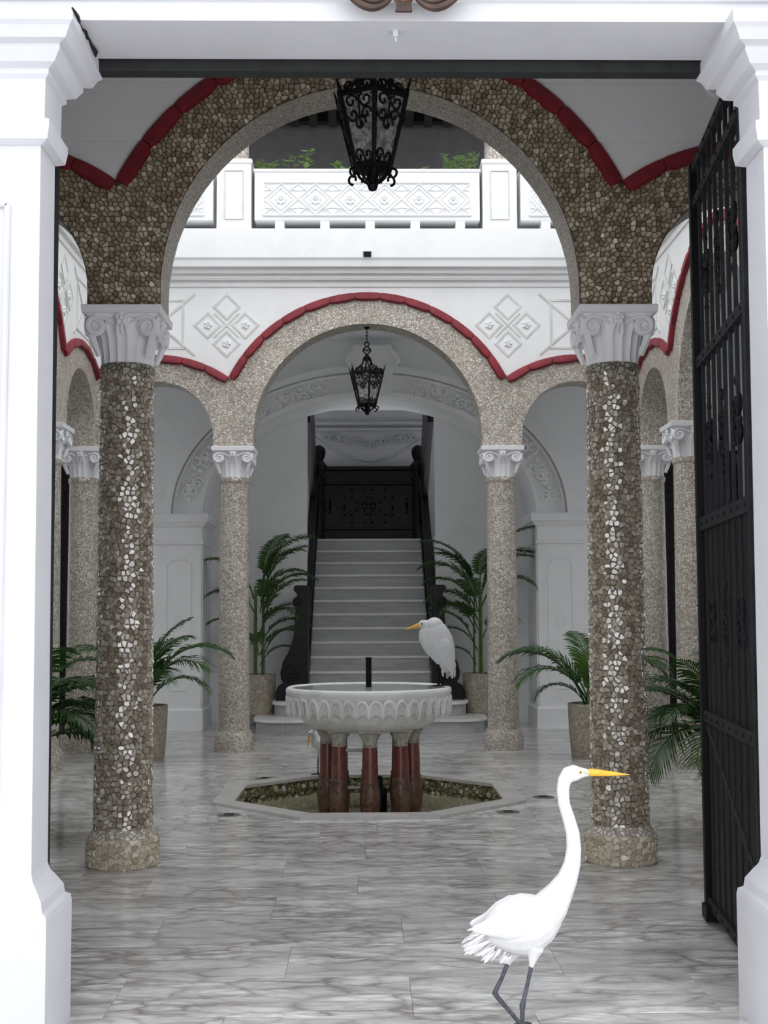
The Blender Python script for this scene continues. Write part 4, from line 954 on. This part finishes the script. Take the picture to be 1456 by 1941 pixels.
# egret on the bowl rim
K2 = 10.95 / 2300 / 3.64
def e2(cx, cy, r=0, k=1.0, y=0): return ((cx - 1200) * K2, (548 - cy) * K2, r * K2, r * K2 * k, y)
bd = thing('egret', 'hunched white egret perched on the rim of the fountain bowl', 'bird', (FX + .632, FY - .06, .957))
b = MB()
hx_, hz_ = e2(1160, 138)[:2]; b.ball((hx_, 0, hz_), (62 * K2, 56 * K2, 60 * K2), 18, 12)
b.loft([e2(1148, 120, 42, .9), e2(1160, 150, 74, .8), e2(1172, 190, 90, .74), e2(1188, 250, 102, .7), e2(1215, 320, 90, .66), e2(1243, 390, 62, .6), e2(1258, 440, 36, .5), e2(1272, 475, 12, .5)])
b.loft([e2(1052, 128, 16, .8), e2(1072, 126, 30, .8), e2(1098, 126, 36, .8), e2(1110, 152, 38, .85), e2(1092, 185, 40, .85), e2(1090, 215, 42, .85), e2(1110, 250, 48, .85), e2(1150, 290, 60, .8), e2(1185, 330, 50, .7)])
b.loft([e2(1178, 300, 40, .7, -.02), e2(1186, 360, 22, .9, -.02), e2(1186, 400, 8, 1, -.02)])
b.loft([e2(1205, 320, 40, .7, .02), e2(1212, 380, 22, .9, .02), e2(1212, 430, 8, 1, .02)])
finish_skin(b, 'body', bd, .006)
for s in (-1, 1):
    wv = MB(); wv.loft([e2(1180, 215, 14, .4, s * .066), e2(1192, 240, 46, .22, s * .078), e2(1214, 285, 66, .18, s * .074), e2(1240, 340, 56, .18, s * .065), e2(1262, 410, 36, .2, s * .05), e2(1280, 455, 8, .4, s * .04)]); wv.build('wing', 'feather', bd, smooth=1.2)
m = MB(); m2 = MB()
for k in range(26):
    cx, cy = R.uniform(1205, 1300), R.uniform(370, 430); x, z = e2(cx, cy)[:2]; feather(m, (x, R.uniform(-.05, .05), z), (R.uniform(-.1, .2), 0, -1), R.uniform(.06, .11), .009, (0, -1, .1))
m.build('plumes', 'feather', bd)
for k in range(12):
    cx, cy = R.uniform(1240, 1300), R.uniform(425, 450); x, z = e2(cx, cy)[:2]; feather(m2, (x, R.uniform(-.04, .05), z), (R.uniform(-.1, .15), 0, -1), R.uniform(.05, .075), .006, (0, -1, .1))
tag(m2.build('tail_tips', 'plume', bd), 'grey draggled tail tips')
m = MB(); a, c = e2(1060, 128), e2(958, 162); m.loft([(a[0], a[1], .020, .016, 0), (a[0] + .4 * (c[0] - a[0]), a[1] + .4 * (c[1] - a[1]), .014, .01, 0), (c[0], c[1], .002, .002, 0)][::-1], 12); m.build('bill', 'bill', bd, smooth=1.0)
for s in (-1, 1):
    x, z = e2(1072, 122)[:2]; MB().ball((x, s * .034, z), (.008, .006, .008), 10, 6).build('eye', 'eye', bd, smooth=2)
for cx0, cx1, y in ((1186, 1183, -.02), (1212, 1212, .02)):
    q = lambda cx, cy: (e2(cx, cy)[0], y, e2(cx, cy)[1]); leg(bd, [q(cx0, 385), q(cx1, 460), q(cx1, 500), (e2(cx1, 0)[0], y, .006)], [.010, .009, .012, .009], 1, -1, 'iron', .075)
# egret behind the red columns
K3 = 12.0 / 2300 / 3.64
def e3(cx, cy, r=0, k=1.0, y=0): return ((cx - 392) * K3, (1172 - cy) * K3, r * K3, r * K3 * k, y)
bt = thing('egret', 'small white egret with drooping bill half hidden behind the red fountain columns', 'bird', (-.50, 12.13, .024))
b = MB()
b.loft([e3(382, 878, 14, .9), e3(383, 905, 26, .9), e3(396, 940, 40, 1.3), e3(405, 985, 36, 1.6), e3(410, 1025, 24, 1.5), e3(412, 1055, 8, 1)])
b.loft([e3(322, 905, 9, .9, -.06), e3(328, 888, 15, .9, -.06), e3(342, 874, 15, .9, -.05), e3(352, 890, 13, 1, -.04), e3(352, 925, 18, 1, -.02), e3(362, 955, 28, 1, 0), e3(380, 975, 34, 1, 0)])
b.loft([e3(378, 858, 6, 1), e3(377, 880, 15, 1.3), e3(384, 930, 22, 1.8), e3(395, 990, 20, 1.8)])
b.loft([e3(388, 990, 16, 1), e3(386, 1030, 9, 1), e3(386, 1055, 5, 1)]); b.loft([e3(415, 990, 16, 1, .03), e3(414, 1030, 9, 1, .03), e3(414, 1055, 5, 1, .03)])
finish_skin(b, 'body', bt, .006)
m = MB(); a, c = e3(323, 900), e3(314, 985); m.loft([(a[0], a[1], .013, .012, -.06), ((a[0] + c[0]) / 2, (a[1] + c[1]) / 2, .009, .008, -.075), (c[0], c[1], .002, .002, -.09)], 10); m.build('bill', 'bill', bt, smooth=1.0)
for s in (-1, 1): x, z = e3(325, 886)[:2]; MB().ball((x, -.06 + s * .02, z), .007, 8, 6).build('eye', 'eye', bt, smooth=2)
for cx, y in ((386, 0), (414, .03)): leg(bt, [(e3(cx, 0)[0], y, e3(0, 1040)[1]), (e3(cx - 3, 0)[0], y, e3(0, 1100)[1]), (e3(cx - 4, 0)[0], y, .006)], [.007, .007, .008], 1, -1, 'leg', .07)

# ------------------------------------------------------------------ palms in stone pots
def frond_mesh(L, arch, npair, seed, mat, wid, ex=1.35, el0=78):
    q = random.Random(seed); m = MB(); P = []; n = 16; x = z = 0.0; el = math.radians(el0)
    for i in range(n + 1):
        P.append(Vector((x, 0, z))); f = i / n; a = el - arch * f ** ex; x += Cc(a) * L / n; z += S(a) * L / n
    m.tube(P, [.010 * (1 - .85 * i / n) + .0012 for i in range(n + 1)], 5)
    def at(f): k = min(int(f * n), n - 1); t = f * n - k; return P[k].lerp(P[k + 1], t), (P[k + 1] - P[k]).normalized()
    for i in range(npair):
        f = .24 + .76 * (i + .5) / npair; p, t = at(f); ln = 1.12 * wid * (S(PI * min(1, .12 + .86 * (f - .24) / .76)) ** .6) * (1.0 - .25 * f) * q.uniform(.9, 1.1)
        for s in (-1, 1):
            side = Vector((0, s, 0)); nrm = t.cross(side); nrm = nrm if nrm.z > 0 else -nrm
            d = (side * .78 + t * (.55 + .5 * f) + nrm * (.32 + q.uniform(-.1, .1))).normalized(); w = .0135 * (1.15 - .45 * f); e = t
            V = []
            for k, g_ in enumerate((0, .35, .7, 1)):
                c = p + d * ln * g_ + Vector((0, 0, -.42 * ln * g_ ** 2.1)); ww = w * (.55, 1, .75, .08)[k]; V += [c - e * ww, c + e * ww]
            m.add(V, [(0, 1, 3, 2), (2, 3, 5, 4), (4, 5, 7, 6)])
    return m.mesh('frond', mat)
FM = [frond_mesh(1.0, a, 34, 40 + k, 'palm', w) for k, (a, w) in enumerate(((1.15, .30), (1.5, .30), (1.9, .32), (2.2, .31), (1.7, .27)))] + [frond_mesh(1.0, 2.35, 38, 60, 'palm', .22, 2.6, 87), frond_mesh(1.0, 2.0, 38, 61, 'palm', .24, 2.0, 84)]
FLT = frond_mesh(1.0, .8, 30, 77, 'palm_lt', .24)
def palm(label, loc, pot_r, pot_h, fr, zoff=0.0, canes=5, seed=0, potmat='pot', tall=.34):
    q = random.Random(seed); t = thing('potted_palm', label, 'plant', (loc[0], loc[1], zoff))
    r = pot_r
    MB().lathe([(r * .86, 0), (r * .88, .01), (r * .97, pot_h * .55), (r, pot_h - .015), (r, pot_h), (r - .03, pot_h), (r - .035, pot_h - .07), (r * .2, pot_h - .08)], 0, 0, 36).build('pot', potmat, t, smooth=SM)
    MB().lathe([(r - .036, pot_h - .10), (r - .034, pot_h - .055), (.05, pot_h - .045)], 0, 0, 24).build('soil', 'soil', t)
    for k in range(canes):
        a = q.uniform(0, 2 * PI); d = q.uniform(.02, .1); MB().tube([(d * Cc(a), d * S(a), pot_h - .06), (d * Cc(a), d * S(a), pot_h - .06 + tall * .5), (d * .9 * Cc(a), d * .9 * S(a), pot_h - .06 + tall * q.uniform(.7, 1.0))], [.018, .014, .010], 7).build('cane', 'stem', t, smooth=1)
    for az, L, kind, tilt, *zz_ in fr:
        o = link('frond', FLT if kind < 0 else FM[kind], t); d = q.uniform(.01, .08); az = math.radians(az)
        o.location = (d * Cc(az), d * S(az), pot_h - .03 + (zz_[0] if zz_ else 0)); o.rotation_euler = (q.uniform(-.15, .15), math.radians(tilt), az); o.scale = (L, L, L)
ring_f = lambda n, L, seed: [(360 * k / n + random.Random(seed + k).uniform(-14, 14), L * random.Random(seed * 3 + k).uniform(.8, 1.12), random.Random(seed * 7 + k).choice((0, 1, 2, 3, 4)), random.Random(seed * 5 + k).uniform(-6, 16)) for k in range(n)]
palm('potted palm beside the left pilaster, arching fronds behind the left mosaic column', (-2.53, 13.72), .275, .60, [(2, 1.32, 3, -4), (-25, 1.15, 3, 2), (20, 1.2, 0, -10), (-40, 1.25, 1, 0), (180, 1.2, 3, 4), (215, 1.25, 2, 0), (95, 1.1, 1, 0), (250, 1.0, 2, 6), (300, 1.0, 3, 6), (-8, .9, 3, 14), (140, 1.1, 2, 0)], seed=1)
palm('potted palm beside the right pilaster, bright young fronds behind the right mosaic column', (2.50, 13.64), .275, .60, [(178, 1.25, 2, 6), (200, 1.15, 3, 14), (160, 1.1, 1, 4), (-15, 1.2, 2, 2), (10, 1.15, 3, 8), (-60, .95, 2, 8), (60, 1.1, 1, 0), (250, .8, -1, 8), (225, .75, -1, 0), (100, 1.1, 0, 0), (285, 1.0, 3, 6), (190, .75, 3, 20), (-35, 1.1, 2, 6)], seed=2)
palm('drooping potted palm at the left front of the court, beside the left gate pillar', (-2.78, 9.1), .28, .5, ring_f(13, 1.25, 31) + [(5, 1.2, 3, 18), (-20, 1.25, 3, 24), (-8, 1.3, 3, 14), (12, 1.1, 2, 12), (0, 1.1, 3, 30), (-30, 1.2, 2, 16)], seed=3)
palm('drooping potted palm at the right front of the court, half hidden by the black gate', (2.74, 9.08), .285, .5, ring_f(13, 1.2, 53) + [(200, 1.15, 3, 16), (235, 1.3, 3, 22), (250, 1.3, 3, 30), (175, 1.1, 1, 4), (215, 1.2, 3, 28), (195, 1.0, 2, 26), (225, 1.1, 2, 12), (185, .9, 0, 2), (240, 1.0, 1, 6)], seed=4)
palm('dark palm in a stone pot on the step left of the stairs', (-1.56, 17.42), .25, .56, [(2, 1.12, 1, 0, 1.30), (-12, .95, 2, 6, 1.05), (-25, 1.05, 1, 2, .72), (4, .95, 3, 8, .62), (-18, .85, 2, 12, .30), (0, .75, 3, 14, .15), (180, 1.1, 2, 2, 1.1), (200, 1.0, 3, 6, .8), (-70, .9, 2, 4, .9), (-50, 1.0, 0, 0, 1.25), (170, .9, 2, 8, .4), (-90, .8, 3, 12, .3), (8, 1.0, 2, 4, .95), (-22, 1.0, 4, -2, 1.2), (-8, .9, 2, 14, .45), (-35, .9, 3, 10, .6), (-4, 1.0, 0, 2, 1.15), (6, .8, 1, 6, .25)], .2, seed=5, tall=1.4)
palm('dark palm in a stone pot on the step right of the stairs', (1.60, 17.42), .25, .56, [(178, 1.15, 1, 2, 1.22), (186, 1.1, 2, 4, 1.05), (196, 1.0, 3, 8, .78), (205, .95, 2, 8, .60), (182, .85, 3, 12, .35), (-2, 1.25, 1, 2, 1.35), (-10, 1.1, 2, 6, 1.25), (-15, 1.05, 3, 8, .95), (-70, .95, 1, 2, 1.2), (-50, .85, 3, 8, .5), (192, .7, 3, 16, .15), (250, .9, 2, 4, .9), (172, 1.0, 2, 6, .9), (200, 1.0, 4, -2, 1.15), (188, .9, 1, 10, .45), (215, .9, 3, 10, .65), (184, 1.0, 0, 2, 1.1), (2, 1.1, 4, 2, 1.1)], .2, seed=6, tall=1.4)

# ------------------------------------------------------------------ iron lanterns
def lantern(label, loc, top, rz=0.0):
    t = thing('hanging_lantern', label, 'lantern', loc, rz)
    rb, rt, zb, ztp = .108, .205, .13, .50
    H = lambda r, k: (r * Cc(-PI / 2 + k * PI / 3), r * S(-PI / 2 + k * PI / 3))
    for k in range(6):
        a, b = H(rb, k), H(rt, k); c = H(rt + .035, k)
        MB().tube([(*a, zb - .02), (*b, ztp), (*c, ztp + .11)], [.011, .014, .002], 6).build('corner_bar', 'iron', t)
        a2, b2 = H(rb, k + 1), H(rt, k + 1)
        MB().add([(*a, zb), (*a2, zb), (*b2, ztp), (*b, ztp)], [(0, 1, 2, 3)]).build('glass_pane', 'glass', t)
        va = Vector((*a, zb)); vb = Vector((*a2, zb)); vc = Vector((*b2, ztp)); vd = Vector((*b, ztp))
        def onp(u, v): p = va.lerp(vb, u).lerp(vd.lerp(vc, u), v); n = (vb - va).cross(vd - va).normalized(); return p + n * .006
        m = MB()
        for cu, cv, r_, fl in ((.27, .86, .19, 1), (.73, .86, .19, -1), (.28, .67, .18, -1), (.72, .67, .18, 1), (.5, .54, .22, 1), (.5, .92, .12, 1), (.28, .10, .2, 1), (.72, .10, .2, -1)):
            m.tube([onp(cu + r_ * (1 - .75 * i / 12) * Cc(fl * 2 * PI * 1.1 * i / 12 + (PI if fl < 0 else 0)), cv + r_ * .55 * (1 - .75 * i / 12) * S(fl * 2 * PI * 1.1 * i / 12)) for i in range(13)], .0068, 5)
        m.tube([onp(.5, .98), onp(.5, .75), onp(.5, .5)], .005, 5); stuff(m.build('scroll_grille', 'iron', t))
        m = MB().tube([(*b, ztp), (*b2, ztp)], .016, 6)
        mid = ((b[0] + b2[0]) / 2, (b[1] + b2[1]) / 2); ang = math.atan2(mid[1], mid[0]); tg = (-S(ang), Cc(ang))
        for s in (-1, 1):
            m.tube([(mid[0] + tg[0] * s * (.05 + x_), mid[1] + tg[1] * s * (.05 + x_), ztp + .03 + z_) for x_, _, z_ in spiral(0, 0, .035, .008, 1.3, -PI / 2, 0, 12)], .0075, 5)
        m.ball((mid[0], mid[1], ztp + .045), (.02, .02, .038), 7, 5)
        m.build('crown_rail', 'iron', t); m = MB().tube([(*a, zb), (*a2, zb)], .014, 6)
        m.tube([(mid[0] * .8 * rb / rt, mid[1] * .8 * rb / rt, zb), (mid[0] * .62, mid[1] * .62, zb - .05)], .006, 5)
        m.build('lower_rail', 'iron', t)
        m = MB(); rr_ = H(1, k); P = []
        for i in range(13):
            w = -PI * .5 + 2 * PI * .85 * i / 12; q = .03 * (1 - .5 * i / 12); P.append((rr_[0] * (rb + .012 + q * Cc(w)), rr_[1] * (rb + .012 + q * Cc(w)), zb - .045 + q * S(w)))
        m.tube(P, .0075, 5); P = []
        for i in range(11): w = PI * .9 * i / 10; P.append((rr_[0] * (.045 + .045 * Cc(w)), rr_[1] * (.045 + .045 * Cc(w)), .055 + (.06 - .10 * i / 10) * (1 if i < 5 else .9)))
        m.tube(P, .0085, 5); m.build('bottom_scroll', 'iron', t)
        MB().tube([(*b, ztp), (b[0] * .72, b[1] * .72, ztp + .06), (b[0] * .33, b[1] * .33, ztp + .12), (b[0] * .2, b[1] * .2, ztp + .20)], .009, 5).build('top_strap', 'iron', t)
    MB().lathe([(.005, 0), (.022, .008), (.03, .03), (.02, .05), (.034, .07), (.03, .10), (.095, .115), (.10, .125)], 0, 0, 12).build('bottom_finial', 'iron', t, smooth=SM)
    MB().lathe([(.04, ztp + .17), (.05, ztp + .20), (.025, ztp + .23), (.012, ztp + .25)], 0, 0, 10).build('top_cap', 'iron', t, smooth=SM)
    z0 = ztp + .245; m = MB()
    for s in (-1, 1): m.tube([(s * .048 * S(PI * i / 10), 0, z0 + .10 * i / 10) for i in range(11)], .009, 5).tube([(s * x_, 0, z0 + .05 + z_) for x_, _, z_ in spiral(.018, 0, .02, .006, 1.2, 0, 0, 10)], .006, 5)
    m.tube([(0.026 * Cc(2 * PI * i / 14), 0, z0 + .125 + .026 * S(2 * PI * i / 14)) for i in range(15)], .008, 5); m.build('hanger_ring', 'iron', t)
    z = z0 + .145; k = 0
    while z < top - loc[2] - .01:
        m = MB(); ax = k % 2
        m.tube([((.011 * Cc(2 * PI * i / 10)) * (1 - ax), (.011 * Cc(2 * PI * i / 10)) * ax, z + .024 + .026 * S(2 * PI * i / 10)) for i in range(11)], .0045, 5); m.build('chain_link', 'iron', t); z += .042; k += 1
    MB().lathe([(.03, top - loc[2] - .02), (.03, top - loc[2])], 0, 0, 10).build('ceiling_hook', 'iron', t)
lantern('large black iron lantern with rippled glass hanging in the gateway', (.006, 6.5, 3.91), 5.75, .06)
lantern('black iron lantern on a chain under the crown of the far arch', (-.008, 14.55, 4.005), 5.086, .16)

# ------------------------------------------------------------------ gate leaves
def gate_leaf(label, hx, hy, fx, fy):
    L = math.hypot(fx - hx, fy - hy); t = thing('gate_leaf', label, 'gate', (hx, hy, 0), math.atan2(fy - hy, fx - hx)); Z0, Z1 = .055, 4.03
    MB().cbox(0, .055, -.028, .028, Z0, Z1, .004).build('hinge_stile', 'ironrail', t); MB().cbox(L - .06, L, -.028, .028, Z0 - .03, Z1, .004).build('lock_stile', 'iron', t)
    for k, (z, h) in enumerate(((Z0 + .02, .05), (1.03, .06), (2.03, .07), (2.90, .055), (3.78, .05), (Z1 - .05, .05))):
        r_ = MB().box(.03, L - .03, -.019, .019, z, z + h).build('rail', 'ironrail', t)
        m = MB()
        for i in range(8): m.ball((.14 + (L - .28) * i / 7, -.02, z + h / 2), (.011, .008, .011), 6, 4); m.ball((.14 + (L - .28) * i / 7, .02, z + h / 2), (.011, .008, .011), 6, 4)
        stuff(m.build('rivets', 'iron', r_))
    n = 9
    for i in range(1, n):
        x = .03 + (L - .06) * i / n; MB().box(x - .009, x + .009, -.009, .009, Z0 + .03, Z1 - .03).build('bar', 'ironrail', t)  # paler than the sheet: dusty, lit bar edges put into the colour
    MB().tube([(.05, .0, .42), (L - .05, .0, 1.02)], .014, 6).build('diagonal_brace', 'ironrail', t)
    MB().box(.04, L - .05, -.003, .003, Z0 + .03, 2.05).build('kick_sheet', 'iron', t)
    for zc in (3.35, 2.47, 1.55):
        for xx in (.36, .72, 1.08):
            m = MB()
            for s in (-1, 1):
                for u in (-1, 1):
                    m.tube([(xx + s * (.035 + x_), 0, zc + u * (.07 + z_)) for x_, _, z_ in spiral(0, 0, .05, .012, 1.4, -PI / 2, 0, 12)], .011, 5)
            m.tube([(xx, 0, zc - .17), (xx, 0, zc + .17)], [.004, .004], 5).ball((xx, 0, zc), (.022, .024, .03), 7, 5).ball((xx, 0, zc + .18), (.014, .014, .03), 6, 4).ball((xx, 0, zc - .18), (.014, .014, .03), 6, 4)
            m.build('scroll_ornament', 'iron', t, smooth=1)
    MB().cbox(L - .16, L - .02, -.045, .045, .02, .09, .004).build('drop_bolt', 'iron', t)
    return t
gate_leaf('tall black iron gate leaf with vertical bars standing open inward', 1.605, 5.06, 1.76, 6.46)
gate_leaf('thin black iron gate leaf seen edge-on behind a white gate pillar', -1.365, 5.06, -1.715, 6.42)

# ------------------------------------------------------------------ wall lamp
t = thing('wall_lamp', 'round white wall lamp with box shade high at right behind the pillar capital', 'lamp', (2.30, 7.785, 5.08))
m = MB().lathe([(.085, 0), (.085, .02), (.07, .035), (.03, .04)], 0, 0, 24); m.xform(Matrix.Rotation(PI / 2, 4, 'X')).build('mount', 'white_b', t, smooth=SM)
MB().prism([(-.01, -.07), (.11, -.01), (.10, .05), (.03, .03)], -.16, -.04).build('shade', 'facade', t)
